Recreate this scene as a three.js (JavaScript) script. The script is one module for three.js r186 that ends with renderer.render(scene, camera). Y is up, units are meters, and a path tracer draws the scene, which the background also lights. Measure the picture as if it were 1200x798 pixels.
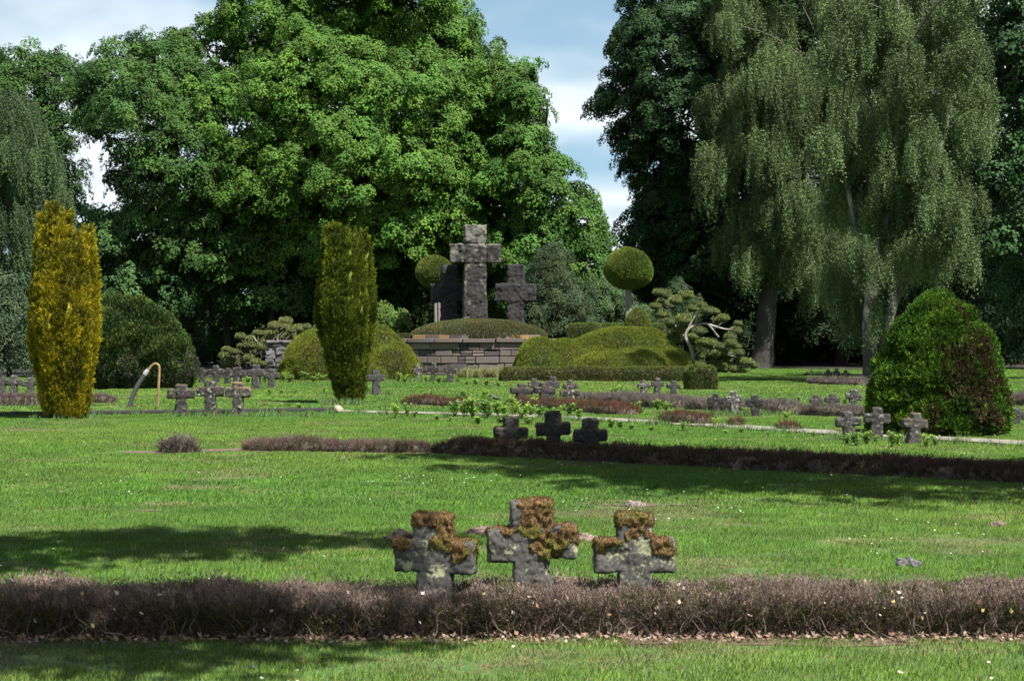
import * as THREE from 'three';
import { mergeGeometries } from 'three/addons/utils/BufferGeometryUtils.js';
import { RoundedBoxGeometry } from 'three/addons/geometries/RoundedBoxGeometry.js';

// ---------------------------------------------------------------- camera, sky, sun, exposure
const F = 2414, HZ = 382, EYE = 1.75;                  // focal length in photo pixels (1200 wide), horizon row, eye height
const scene = new THREE.Scene();
const camera = new THREE.PerspectiveCamera(2 * Math.atan(399 / F) * 180 / Math.PI, 1200 / 798, 0.5, 1500);
camera.position.set(0, EYE, 0);
camera.rotation.x = -17 / F;
camera.focus = 34; camera.userData.fStop = 10;

const SUN = new THREE.Vector3(0.36, 0.84, 0.41).normalize();
const SUN_POWER = 4.9, EXPOSURE = 2.5;
const sun = new THREE.DirectionalLight(new THREE.Color(1, 0.955, 0.87), SUN_POWER);
sun.position.copy(SUN).multiplyScalar(120).add(new THREE.Vector3(0, 0, -50));
sun.target.position.set(0, 0, -50);
sun.castShadow = true; sun.shadow.mapSize.set(4096, 4096); sun.shadow.radius = 1;
Object.assign(sun.shadow.camera, { left: -70, right: 70, top: 80, bottom: -80, near: 1, far: 320 });
scene.add(sun, sun.target);

const renderer = new THREE.WebGLRenderer({ antialias: true });
renderer.toneMapping = THREE.LinearToneMapping;
renderer.toneMappingExposure = EXPOSURE;
renderer.shadowMap.enabled = true;

// ---------------------------------------------------------------- numbers
let seed_ = 7;
const reseed = (s) => { seed_ = s >>> 0; };
const rnd = () => { seed_ = (seed_ + 0x6D2B79F5) >>> 0; let t = seed_; t = Math.imul(t ^ (t >>> 15), t | 1); t ^= t + Math.imul(t ^ (t >>> 7), t | 61); return ((t ^ (t >>> 14)) >>> 0) / 4294967296; };
const rr = (a, b) => a + (b - a) * rnd();
const lerp = (a, b, t) => a + (b - a) * t, clamp = (x, a = 0, b = 1) => Math.min(b, Math.max(a, x));
const smooth = (a, b, x) => { const t = clamp((x - a) / (b - a)); return t * t * (3 - 2 * t); };
const PERM = new Uint8Array(512);
{ const p = [...Array(256).keys()]; for (let i = 255; i > 0; i--) { const j = Math.floor(rnd() * (i + 1)); [p[i], p[j]] = [p[j], p[i]]; } for (let i = 0; i < 512; i++) PERM[i] = p[i & 255]; }
const grad = (h, x, y, z) => { h &= 15; const u = h < 8 ? x : y, v = h < 4 ? y : h === 12 || h === 14 ? x : z; return ((h & 1) ? -u : u) + ((h & 2) ? -v : v); };
function noise(x, y, z) {
  const X0 = Math.floor(x), Y0 = Math.floor(y), Z0 = Math.floor(z), X = X0 & 255, Y = Y0 & 255, Z = Z0 & 255;
  x -= X0; y -= Y0; z -= Z0;
  const u = x * x * x * (x * (x * 6 - 15) + 10), v = y * y * y * (y * (y * 6 - 15) + 10), w = z * z * z * (z * (z * 6 - 15) + 10);
  const A = PERM[X] + Y, AA = PERM[A] + Z, AB = PERM[A + 1] + Z, B = PERM[X + 1] + Y, BA = PERM[B] + Z, BB = PERM[B + 1] + Z;
  return lerp(lerp(lerp(grad(PERM[AA], x, y, z), grad(PERM[BA], x - 1, y, z), u), lerp(grad(PERM[AB], x, y - 1, z), grad(PERM[BB], x - 1, y - 1, z), u), v),
    lerp(lerp(grad(PERM[AA + 1], x, y, z - 1), grad(PERM[BA + 1], x - 1, y, z - 1), u), lerp(grad(PERM[AB + 1], x, y - 1, z - 1), grad(PERM[BB + 1], x - 1, y - 1, z - 1), u), v), w);
}
const fbm = (x, y, z, o = 4) => { let s = 0, a = 0.5; for (let i = 0; i < o; i++) { s += a * noise(x, y, z); x *= 2.03; y *= 2.03; z *= 2.03; a *= 0.5; } return s; };

// ---------------------------------------------------------------- sky: blue air with broken soft cloud all round
{
  const W = 2048, H = 1024, data = new Float32Array(W * H * 4);
  for (let j = 0; j < H; j++) {
    const el = ((j + 0.5) / H - 0.5) * Math.PI, sy = Math.sin(el), cy = Math.cos(el);
    for (let i = 0; i < W; i++) {
      const az = ((i + 0.5) / W) * Math.PI * 2, x = cy * Math.cos(az), z = cy * Math.sin(az), k = (j * W + i) * 4;
      const up = Math.max(sy, 0), t = Math.pow(1 - up, 3.2);
      let r = lerp(0.055, 0.205, t), g = lerp(0.105, 0.315, t), b = lerp(0.185, 0.385, t);
      // clouds: a flat layer seen in perspective, stretched near the horizon
      const q = 1 / (up + 0.16), cx = x * q * 1.5 + 3.1, cz = z * q * 1.5 + 8.7;
      const n = fbm(cx, cz, 2.2 + up * 3.4, 6) * 1.2 + 0.35 * fbm(cx * 0.45, 4.2, cz * 0.45 + up * 7, 3);
      const c = smooth(-0.34, 0.16, n) * 0.88, body = 0.40 + 0.12 * fbm(cx * 2.6, up * 9, cz * 2.6, 4) * 2;
      const cl = body * lerp(0.84, 1.14, t);
      r = lerp(r, cl * 1.0, c); g = lerp(g, cl * 1.07, c); b = lerp(b, cl * 1.13, c);
      if (sy < 0) { const d = clamp(-sy * 6); r = lerp(r, 0.09, d); g = lerp(g, 0.11, d); b = lerp(b, 0.06, d); }
      data[k] = r; data[k + 1] = g; data[k + 2] = b; data[k + 3] = 1;
    }
  }
  const t = new THREE.DataTexture(data, W, H, THREE.RGBAFormat, THREE.FloatType);
  t.mapping = THREE.EquirectangularReflectionMapping; t.magFilter = THREE.LinearFilter; t.needsUpdate = true;
  scene.background = t; scene.environment = t;
}

// ---------------------------------------------------------------- helpers
const v3 = (x, y, z) => new THREE.Vector3(x, y, z);
function gh(x, z) {                                    // the lawn falls away gently towards the trees
  const D = Math.min(-z, 150), s = 0.5 * ((D - 30) + Math.sqrt((D - 30) ** 2 + 64));
  return -0.005 * s + 0.018 * noise(x * 0.21, 3.3, z * 0.21) * clamp((-z) / 20);
}
const at = (px, py, D) => v3((px - 600) / F * D, EYE + (HZ - py) / F * D, -D);
function groundAt(px, py) {                            // the spot of the lawn seen at a pixel
  let a = 5, b = 400;
  for (let i = 0; i < 50; i++) { const m = (a + b) / 2, p = at(px, py, m); if (p.y > gh(p.x, p.z)) a = m; else b = m; }
  const p = at(px, py, a); p.y = gh(p.x, p.z); p.D = a; return p;
}
const names = {};
const numbered = (n) => { const k = names[n] = (names[n] ?? -1) + 1; return k ? `${n}_${String(k).padStart(3, '0')}` : n; };
function thing(name, label, category, pos = [0, 0, 0], group, kind) {
  const o = new THREE.Group(); o.name = numbered(name); o.position.set(...pos); scene.add(o);
  o.userData = { label, category }; if (group) o.userData.group = group; if (kind) o.userData.kind = kind;
  return o;
}
function mesh(name, geo, mat, parent, kind) {
  const m = new THREE.Mesh(geo, mat); m.name = parent ? name : numbered(name); m.castShadow = m.receiveShadow = true;
  (parent ?? scene).add(m); if (kind) m.userData.kind = kind; return m;
}
const tag = (o, label, category, group) => { o.userData.label = label; o.userData.category = category; if (group) o.userData.group = group; return o; };
const lin = (r, g, b) => new THREE.Color().setRGB(r, g, b);
const std = (c, rough = 0.95, extra = {}) => new THREE.MeshStandardMaterial({ color: lin(...c), roughness: rough, ...extra });
const leafy = (thru = 0.3, extra = {}) => new THREE.MeshPhysicalMaterial({ color: lin(1, 1, 1), roughness: 0.92, transmission: thru, thickness: 0, side: THREE.DoubleSide, vertexColors: true, ior: 1.4, specularIntensity: 0.35, ...extra });

class Copies {                                         // many copies of one small shape
  constructor() { this.m = []; this.c = []; }
  add(x, y, z, ux, uy, uz, spin, s, sy, r, g, b) {     // position, the direction its y axis takes, turn about that axis, sizes, tint
    let l = Math.hypot(ux, uy, uz) || 1; ux /= l; uy /= l; uz /= l;
    let ax, ay, az; if (Math.abs(uy) < 0.95) { ax = uz; ay = 0; az = -ux; } else { ax = 0; ay = -uz; az = uy; }
    l = Math.hypot(ax, ay, az); ax /= l; ay /= l; az /= l;
    const bx = ay * uz - az * uy, by = az * ux - ax * uz, bz = ax * uy - ay * ux, c = Math.cos(spin), n = Math.sin(spin);
    this.m.push((ax * c + bx * n) * s, (ay * c + by * n) * s, (az * c + bz * n) * s, 0, ux * sy, uy * sy, uz * sy, 0, (-ax * n + bx * c) * s, (-ay * n + by * c) * s, (-az * n + bz * c) * s, 0, x, y, z, 1);
    this.c.push(r, g, b);
  }
  get n() { return this.m.length / 16; }
  build(name, geo, mat, parent) {
    const o = new THREE.InstancedMesh(geo, mat, this.n);
    o.instanceMatrix.array.set(this.m); o.instanceColor = new THREE.InstancedBufferAttribute(new Float32Array(this.c), 3);
    o.name = parent ? name : numbered(name); o.castShadow = o.receiveShadow = true; o.userData.kind = 'stuff'; (parent ?? scene).add(o); return o;
  }
}
// a triangle soup with vertex colours
class Soup {
  constructor() { this.p = []; this.c = []; this.n = []; this.i = []; }
  v(x, y, z, r = 1, g = r, b = r, nx = 0, ny = 1, nz = 0) { this.p.push(x, y, z); this.c.push(r, g, b); this.n.push(nx, ny, nz); return this.p.length / 3 - 1; }
  t(a, b, c) { this.i.push(a, b, c); }
  geo(normals = 'calc') {
    const g = new THREE.BufferGeometry();
    g.setAttribute('position', new THREE.Float32BufferAttribute(this.p, 3)); g.setAttribute('color', new THREE.Float32BufferAttribute(this.c, 3)); g.setIndex(this.i);
    if (normals === 'calc') g.computeVertexNormals(); else g.setAttribute('normal', new THREE.Float32BufferAttribute(this.n, 3));
    return g;
  }
  leaf(o, d, w, len, wid, tone, fold = 0.25) {         // one folded leaf: base o, direction d, sideways w
    const n = d.clone().cross(w).normalize(), m = o.clone().addScaledVector(d, len * 0.45), t = [tone, tone, tone];
    const a = this.v(o.x, o.y, o.z, ...t), b = this.v(...m.clone().addScaledVector(w, wid / 2).addScaledVector(n, wid * fold).toArray(), ...t), c = this.v(...o.clone().addScaledVector(d, len).addScaledVector(n, -len * 0.1).toArray(), ...t), e = this.v(...m.clone().addScaledVector(w, -wid / 2).addScaledVector(n, wid * fold).toArray(), ...t);
    this.t(a, b, c); this.t(a, c, e);
  }
}
const rdir = () => { const z = rr(-1, 1), a = rr(0, Math.PI * 2), r = Math.sqrt(1 - z * z); return v3(r * Math.cos(a), z, r * Math.sin(a)); };
const perp = (d) => { const w = rdir(); w.addScaledVector(d, -w.dot(d)).normalize(); return w; };

// meshes the surface where f(x, y, z) = 0 (naive surface nets); paint(x, y, z, nx, ny, nz) gives the colour of the matter there
function netMesh(f, lo, hi, cell, paint) {
  const nx = Math.ceil((hi[0] - lo[0]) / cell) + 1, ny = Math.ceil((hi[1] - lo[1]) / cell) + 1, nz = Math.ceil((hi[2] - lo[2]) / cell) + 1;
  const val = new Float32Array(nx * ny * nz), id = new Int32Array(nx * ny * nz).fill(-1), pos = [], idx = [];
  for (let k = 0, q = 0; k < nz; k++) for (let j = 0; j < ny; j++) for (let i = 0; i < nx; i++, q++) val[q] = f(lo[0] + i * cell, lo[1] + j * cell, lo[2] + k * cell);
  const sx = 1, sy = nx, sz = nx * ny, E = [[0, 1], [2, 3], [4, 5], [6, 7], [0, 2], [1, 3], [4, 6], [5, 7], [0, 4], [1, 5], [2, 6], [3, 7]];
  for (let k = 0; k < nz - 1; k++) for (let j = 0; j < ny - 1; j++) for (let i = 0; i < nx - 1; i++) {
    const q = i + j * sy + k * sz, c = [val[q], val[q + sx], val[q + sy], val[q + sx + sy], val[q + sz], val[q + sx + sz], val[q + sy + sz], val[q + sx + sy + sz]];
    let m = 0; for (let e = 0; e < 8; e++) if (c[e] < 0) m |= 1 << e;
    if (m === 0 || m === 255) continue;
    let X = 0, Y = 0, Z = 0, n = 0;
    for (const [a, b] of E) if ((c[a] < 0) !== (c[b] < 0)) { const t = c[a] / (c[a] - c[b]); X += lerp(a & 1, b & 1, t); Y += lerp((a >> 1) & 1, (b >> 1) & 1, t); Z += lerp(a >> 2, b >> 2, t); n++; }
    id[q] = pos.length / 3; pos.push(lo[0] + (i + X / n) * cell, lo[1] + (j + Y / n) * cell, lo[2] + (k + Z / n) * cell);
  }
  const quad = (a, b, c, d, flip) => { if (a < 0 || b < 0 || c < 0 || d < 0) return; if (flip) idx.push(a, c, b, a, d, c); else idx.push(a, b, c, a, c, d); };
  for (let k = 1; k < nz - 1; k++) for (let j = 1; j < ny - 1; j++) for (let i = 1; i < nx - 1; i++) {
    const q = i + j * sy + k * sz, s = val[q] < 0;
    if (s !== (val[q + sx] < 0)) quad(id[q], id[q - sy], id[q - sy - sz], id[q - sz], !s);
    if (s !== (val[q + sy] < 0)) quad(id[q], id[q - sz], id[q - sz - sx], id[q - sx], !s);
    if (s !== (val[q + sz] < 0)) quad(id[q], id[q - sx], id[q - sx - sy], id[q - sy], !s);
  }
  const g = new THREE.BufferGeometry(); g.setAttribute('position', new THREE.Float32BufferAttribute(pos, 3)); g.setIndex(idx); g.computeVertexNormals();
  if (paint) {
    const N = g.attributes.normal.array, col = new Float32Array(pos.length);
    for (let i = 0; i < pos.length; i += 3) { const c = paint(pos[i], pos[i + 1], pos[i + 2], N[i], N[i + 1], N[i + 2]); col[i] = c[0]; col[i + 1] = c[1]; col[i + 2] = c[2]; }
    g.setAttribute('color', new THREE.BufferAttribute(col, 3));
  }
  return g;
}
const sdBox = (x, y, z, hx, hy, hz, r) => { const a = Math.abs(x) - hx + r, b = Math.abs(y) - hy + r, c = Math.abs(z) - hz + r; return Math.hypot(Math.max(a, 0), Math.max(b, 0), Math.max(c, 0)) + Math.min(Math.max(a, b, c), 0) - r; };
const smin = (a, b, k) => { const h = clamp(0.5 + 0.5 * (b - a) / k); return lerp(b, a, h) - k * h * (1 - h); };
const sdEll = (x, y, z, rx, ry, rz) => { const k = Math.hypot(x / rx, y / ry, z / rz), g = Math.hypot(x / rx / rx, y / ry / ry, z / rz / rz); return g < 1e-6 ? -Math.min(rx, ry, rz) : k * (k - 1) / g; };
const sdCap = (x, y, z, a, b, ra, rb) => { const dx = b[0] - a[0], dy = b[1] - a[1], dz = b[2] - a[2], px = x - a[0], py = y - a[1], pz = z - a[2], t = clamp((px * dx + py * dy + pz * dz) / (dx * dx + dy * dy + dz * dz)); return Math.hypot(px - dx * t, py - dy * t, pz - dz * t) - lerp(ra, rb, t); };
const mixc = (a, b, t) => [lerp(a[0], b[0], t), lerp(a[1], b[1], t), lerp(a[2], b[2], t)];

// puts copies evenly over a surface: cb(x, y, z, nx, ny, nz)
function overSurface(geo, perM2, cb) {
  const P = geo.attributes.position.array, N = geo.attributes.normal.array, I = geo.index.array;
  let carry = 0;
  for (let t = 0; t < I.length; t += 3) {
    const a = I[t] * 3, b = I[t + 1] * 3, c = I[t + 2] * 3;
    const ux = P[b] - P[a], uy = P[b + 1] - P[a + 1], uz = P[b + 2] - P[a + 2], wx = P[c] - P[a], wy = P[c + 1] - P[a + 1], wz = P[c + 2] - P[a + 2];
    carry += 0.5 * Math.hypot(uy * wz - uz * wy, uz * wx - ux * wz, ux * wy - uy * wx) * perM2;
    while (carry > rnd()) { carry -= 1; let s = rnd(), q = rnd(); if (s + q > 1) { s = 1 - s; q = 1 - q; } cb(P[a] + ux * s + wx * q, P[a + 1] + uy * s + wy * q, P[a + 2] + uz * s + wz * q, N[a], N[a + 1], N[a + 2]); }
  }
}
// a tapering, slightly knobbly stem through points [x, y, z, radius]
function stem(pts, sides = 7, steps = 5, bark = 0.12, color) {
  const curve = new THREE.CatmullRomCurve3(pts.map((p) => v3(p[0], p[1], p[2]))), n = (pts.length - 1) * steps, s = new Soup();
  for (let i = 0; i <= n; i++) {
    const t = i / n, p = curve.getPoint(t), d = curve.getTangent(t), f = t * (pts.length - 1), k = Math.min(Math.floor(f), pts.length - 2), r = lerp(pts[k][3], pts[k + 1][3], f - k);
    const a = v3(0, 0, 1); if (Math.abs(d.z) > 0.9) a.set(1, 0, 0); a.addScaledVector(d, -a.dot(d)).normalize(); const b = d.clone().cross(a);
    for (let j = 0; j < sides; j++) {
      const g = j / sides * Math.PI * 2, q = r * (1 + bark * 2 * noise(p.x * 3 + Math.cos(g) * 2.2, p.y * 1.6, p.z * 3 + Math.sin(g) * 2.2)), x = p.x + (a.x * Math.cos(g) + b.x * Math.sin(g)) * q, y = p.y + (a.y * Math.cos(g) + b.y * Math.sin(g)) * q, z = p.z + (a.z * Math.cos(g) + b.z * Math.sin(g)) * q;
      s.v(x, y, z, ...(color ? color(x, y, z, g) : [1, 1, 1]));
    }
  }
  for (let i = 0; i < n; i++) for (let j = 0; j < sides; j++) { const a = i * sides + j, b = i * sides + (j + 1) % sides; s.t(a, b, a + sides); s.t(b, b + sides, a + sides); }
  return s.geo();
}

// ---------------------------------------------------------------- the setting: lawn, beds, path, woodland floor
function tile2(w, px, fn) {                            // a repeating colour texture, w pixels a side; fn gets wrap-around noise
  const d = new Uint8Array(w * w * 4);
  for (let j = 0; j < w; j++) for (let i = 0; i < w; i++) {
    const a = i / w * Math.PI * 2, b = j / w * Math.PI * 2;
    const n = (f, o) => fbm(Math.cos(a) * f + o, Math.sin(a) * f + Math.cos(b) * f, Math.sin(b) * f - o, 4);
    const c = fn(n, i, j), k = (j * w + i) * 4;
    d[k] = clamp(c[0]) * 255; d[k + 1] = clamp(c[1]) * 255; d[k + 2] = clamp(c[2]) * 255; d[k + 3] = 255;
  }
  const t = new THREE.DataTexture(d, w, w); t.colorSpace = THREE.SRGBColorSpace; t.wrapS = t.wrapT = THREE.RepeatWrapping; t.magFilter = THREE.LinearFilter; t.needsUpdate = true; return t;
}
reseed(11);
function sheet(xs, zs, lift, uvScale, keep) {
  const p = [], uv = [], idx = [], nx = xs.length;
  for (const z of zs) for (const x of xs) { p.push(x, gh(x, z) + lift, z); uv.push(x / uvScale, z / uvScale); }
  for (let j = 0; j < zs.length - 1; j++) for (let i = 0; i < nx - 1; i++) {
    const a = j * nx + i; if (keep && !keep((xs[i] + xs[i + 1]) / 2, (zs[j] + zs[j + 1]) / 2)) continue;
    idx.push(a, a + nx, a + 1, a + 1, a + nx, a + nx + 1);
  }
  const g = new THREE.BufferGeometry(); g.setAttribute('position', new THREE.Float32BufferAttribute(p, 3)); g.setAttribute('uv', new THREE.Float32BufferAttribute(uv, 2)); g.setIndex(idx); g.computeVertexNormals(); return g;
}
const axis = (...spans) => { const o = []; for (const [a, b, n] of spans) for (let i = 0; i < n; i++) o.push(a + (b - a) * i / n); o.push(spans.at(-1)[1]); return o; };
const lawnTex = tile2(512, 0, (n) => { const a = n(3.2, 0.7), b = n(40, 5.3), c = smooth(0.12, 0.34, a + 0.5 * b); return mixc([0.22 + 0.3 * b, 0.33 + 0.3 * b, 0.11 + 0.1 * b], [0.34 + 0.3 * b, 0.27 + 0.26 * b, 0.17 + 0.16 * b], c); });
const lawnGeo = sheet(axis([-600, -60, 10], [-60, 60, 80], [60, 600, 10]), axis([30, -4, 8], [-4, -60, 60], [-60, -160, 40], [-160, -900, 12]), 0, 3.1);
tag(mesh('lawn', lawnGeo, std([1, 1, 1], 1, { map: lawnTex }), null, 'structure'), 'mown green lawn with dry patches running between the cross rows', 'lawn');

const forestEdge = (x) => x < -10 ? -79 - 2 * noise(x * 0.3, 1, 2) : x < 8 ? -93 : -101 - 3 * noise(x * 0.2, 5, 1);
const litterTex = tile2(512, 0, (n) => { const a = n(5, 2), b = n(22, 9); return [0.15 + 0.16 * b + 0.06 * a, 0.125 + 0.13 * b + 0.1 * a, 0.085 + 0.09 * b]; });
const floorGeo = sheet(axis([-130, 130, 130]), axis([-76, -220, 100]), 0.03, 2.3, (x, z) => z < forestEdge(x));
tag(mesh('woodland_floor', floorGeo, std([0.5, 0.5, 0.45], 1, { map: litterTex }), null, 'structure'), 'brown leaf litter under the trees behind the lawn', 'ground');

// strips laid on the lawn along a line of points: bare soil under the heather, the pale path, the dark edging
function strip(pts, w0, lift, uvScale = 1, ragged = 0, top = 0) {
  const c = new THREE.CatmullRomCurve3(pts.map((p) => v3(p.x, 0, p.z))), len = c.getLength(), n = Math.ceil(len / 0.12), s = [], uv = [], idx = [], m = 6;
  for (let i = 0; i <= n; i++) {
    const p = c.getPointAt(i / n), d = c.getTangentAt(i / n), side = v3(-d.z, 0, d.x);
    for (let j = 0; j <= m; j++) {
      const f = (j / m - 0.5) * (w0 + ragged * (noise(p.x * 2.3, j < m / 2 ? 1.7 : 8.4, p.z * 2.3) + 0.6 * noise(p.x * 7, j < m / 2 ? 3.7 : 5.4, p.z * 7))), x = p.x + side.x * f, z = p.z + side.z * f;
      s.push(x, gh(x, z) + lift + top * Math.sin(Math.PI * j / m), z); uv.push(x / uvScale, z / uvScale);
    }
  }
  for (let i = 0; i < n; i++) for (let j = 0; j < m; j++) { const a = i * (m + 1) + j; idx.push(a, a + 1, a + m + 1, a + 1, a + m + 2, a + m + 1); }
  const g = new THREE.BufferGeometry(); g.setAttribute('position', new THREE.Float32BufferAttribute(s, 3)); g.setAttribute('uv', new THREE.Float32BufferAttribute(uv, 2)); g.setIndex(idx); g.computeVertexNormals(); return g;
}
const soilTex = tile2(256, 0, (n) => { const a = n(4, 3), b = n(18, 1); return [0.33 + 0.3 * b + 0.12 * a, 0.265 + 0.26 * b + 0.12 * a, 0.215 + 0.22 * b + 0.1 * a]; });
const soil = std([1, 1, 1], 1, { map: soilTex });
const pathTex = tile2(256, 0, (n) => { const a = n(3, 6), b = n(20, 2), t = 0.45 + 0.16 * a + 0.14 * b; return [t * 1.03, t * 0.97, t * 0.9]; });

const frontZ = (x) => -11.86 - 0.012 * x;
const bedFront = [-9, -6, -3, 0, 3, 6, 9].map((x) => v3(x, 0, frontZ(x) + 0.1));
tag(mesh('soil_bed', strip(bedFront, 0.96, 0.004, 0.8, 0.3, 0.0), soil, null, 'structure'), 'bare brown soil strip under the low heather hedge before three mossy crosses', 'soil');
const H2 = [[285, 527], [360, 529], [430, 530], [510, 531], [560, 533], [650, 537], [840, 547], [1020, 556], [1200, 565], [1330, 572]].map(([x, y]) => groundAt(x, y));
const bedBack = [groundAt(150, 530), groundAt(210, 530), ...H2];
tag(mesh('soil_bed', strip(bedBack.map((p) => v3(p.x, 0, p.z + 0.1)), 0.5, 0.006, 0.8, 0.3, 0.02), soil, null, 'structure'), 'narrow soil strip under the long dark heather hedge', 'soil');

const PATH = [[392, 482.5], [520, 485.5], [640, 489], [760, 495], [880, 502], [1000, 509.5], [1100, 515], [1210, 521], [1330, 528]].map(([x, y]) => groundAt(x, y));
tag(mesh('path', strip(PATH, 0.85, 0.025, 0.9, 0.14), std([1, 1, 1], 0.95, { map: pathTex }), null, 'structure'), 'narrow pale paved path crossing the lawn at a slant', 'path');
const EDGE = [[-60, 488], [60, 487], [180, 485.5], [290, 484], [392, 482.5]].map(([x, y]) => groundAt(x, y));
{ const g = stem(EDGE.map((p) => [p.x, p.y + 0.035, p.z, 0.06]), 6, 10, 0.05); tag(mesh('ground_edging', g, std([0.014, 0.014, 0.015], 0.95), null, 'structure'), 'dark edging line continuing from the end of the pale path', 'edging'); }
{ const e = groundAt(396, 482.5), g = netMesh((x, y, z) => sdEll(x, y, z, 0.11, 0.09, 0.1) + 0.03 * noise(x * 9, y * 9, z * 9), [-0.2, -0.16, -0.2], [0.2, 0.2, 0.2], 0.02); const m = mesh('pale_stone', g, std([0.3, 0.24, 0.2])); m.position.set(e.x, e.y + 0.05, e.z); tag(m, 'pale pinkish stone at the end of the path', 'stone'); }

// ---------------------------------------------------------------- grass
function grassTile(n, R, h0, h1, wid, lean) {
  const s = new Soup();
  for (let i = 0; i < n; i++) {
    const a = rr(0, 6.283), r = R * Math.sqrt(rnd()), x = r * Math.cos(a), z = r * Math.sin(a), h = rr(h0, h1), b = rr(0, 6.283), w = wid * rr(0.6, 1.2), dx = Math.cos(b), dz = Math.sin(b), l = h * lean * rr(0.2, 1.3), g = rr(0, 6.283);
    const yellow = rnd() < 0.07, t = rr(0.65, 1.2), c = yellow ? [1.9 * t, 1.15 * t, 0.9 * t] : [t, t, t];
    const nx = Math.cos(g) * 0.35, nz = Math.sin(g) * 0.35;
    const A = s.v(x - dx * w, -0.005, z - dz * w, ...c, nx, 0.8, nz), B = s.v(x + dx * w, -0.005, z + dz * w, ...c, nx, 0.8, nz), C = s.v(x + Math.cos(g) * l, h, z + Math.sin(g) * l, ...c, nx, 0.8, nz);
    s.t(A, B, C);
  }
  return s.geo('keep');
}
reseed(21);
const grassMat = leafy(0.25);
const bedDist = (x, z, pts) => { let m = 1e9; for (let i = 0; i < pts.length - 1; i++) { const ax = pts[i].x, az = pts[i].z, bx = pts[i + 1].x, bz = pts[i + 1].z, t = clamp(((x - ax) * (bx - ax) + (z - az) * (bz - az)) / ((bx - ax) ** 2 + (bz - az) ** 2)); m = Math.min(m, Math.hypot(x - ax - (bx - ax) * t, z - az - (bz - az) * t)); } return m; };
const bare = [];                                        // [x, z, radius] spots without grass, filled by molehills and the like
for (const [px, py, rpx] of [[470, 633, 20], [565, 626, 26], [690, 634, 16], [1065, 664, 17], [1170, 616, 12], [745, 592, 14], [810, 592, 30]]) { const p = groundAt(px, py); bare.push([p.x, p.z, rpx / F * p.D]); }
const dry = (x, z) => fbm(x * 0.42 + 3, 7.1, z * 0.6, 3) + 0.5 * fbm(x * 2.1, 1.1, z * 2.1, 2);
function grassColor(x, z) {
  const n = dry(x, z), m = fbm(x * 0.16, 2.2, z * 0.16, 2), t = rr(0.74, 1.24) * (1 + 0.5 * fbm(x * 1.3, 5, z * 1.3, 3));
  let c = mixc([0.078, 0.208, 0.014], [0.13, 0.24, 0.024], clamp(0.5 + 1.8 * m));
  c = mixc(c, [0.2, 0.175, 0.075], smooth(0.1, 0.34, n) * 0.75);
  return [c[0] * t, c[1] * t, c[2] * t];
}
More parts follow.
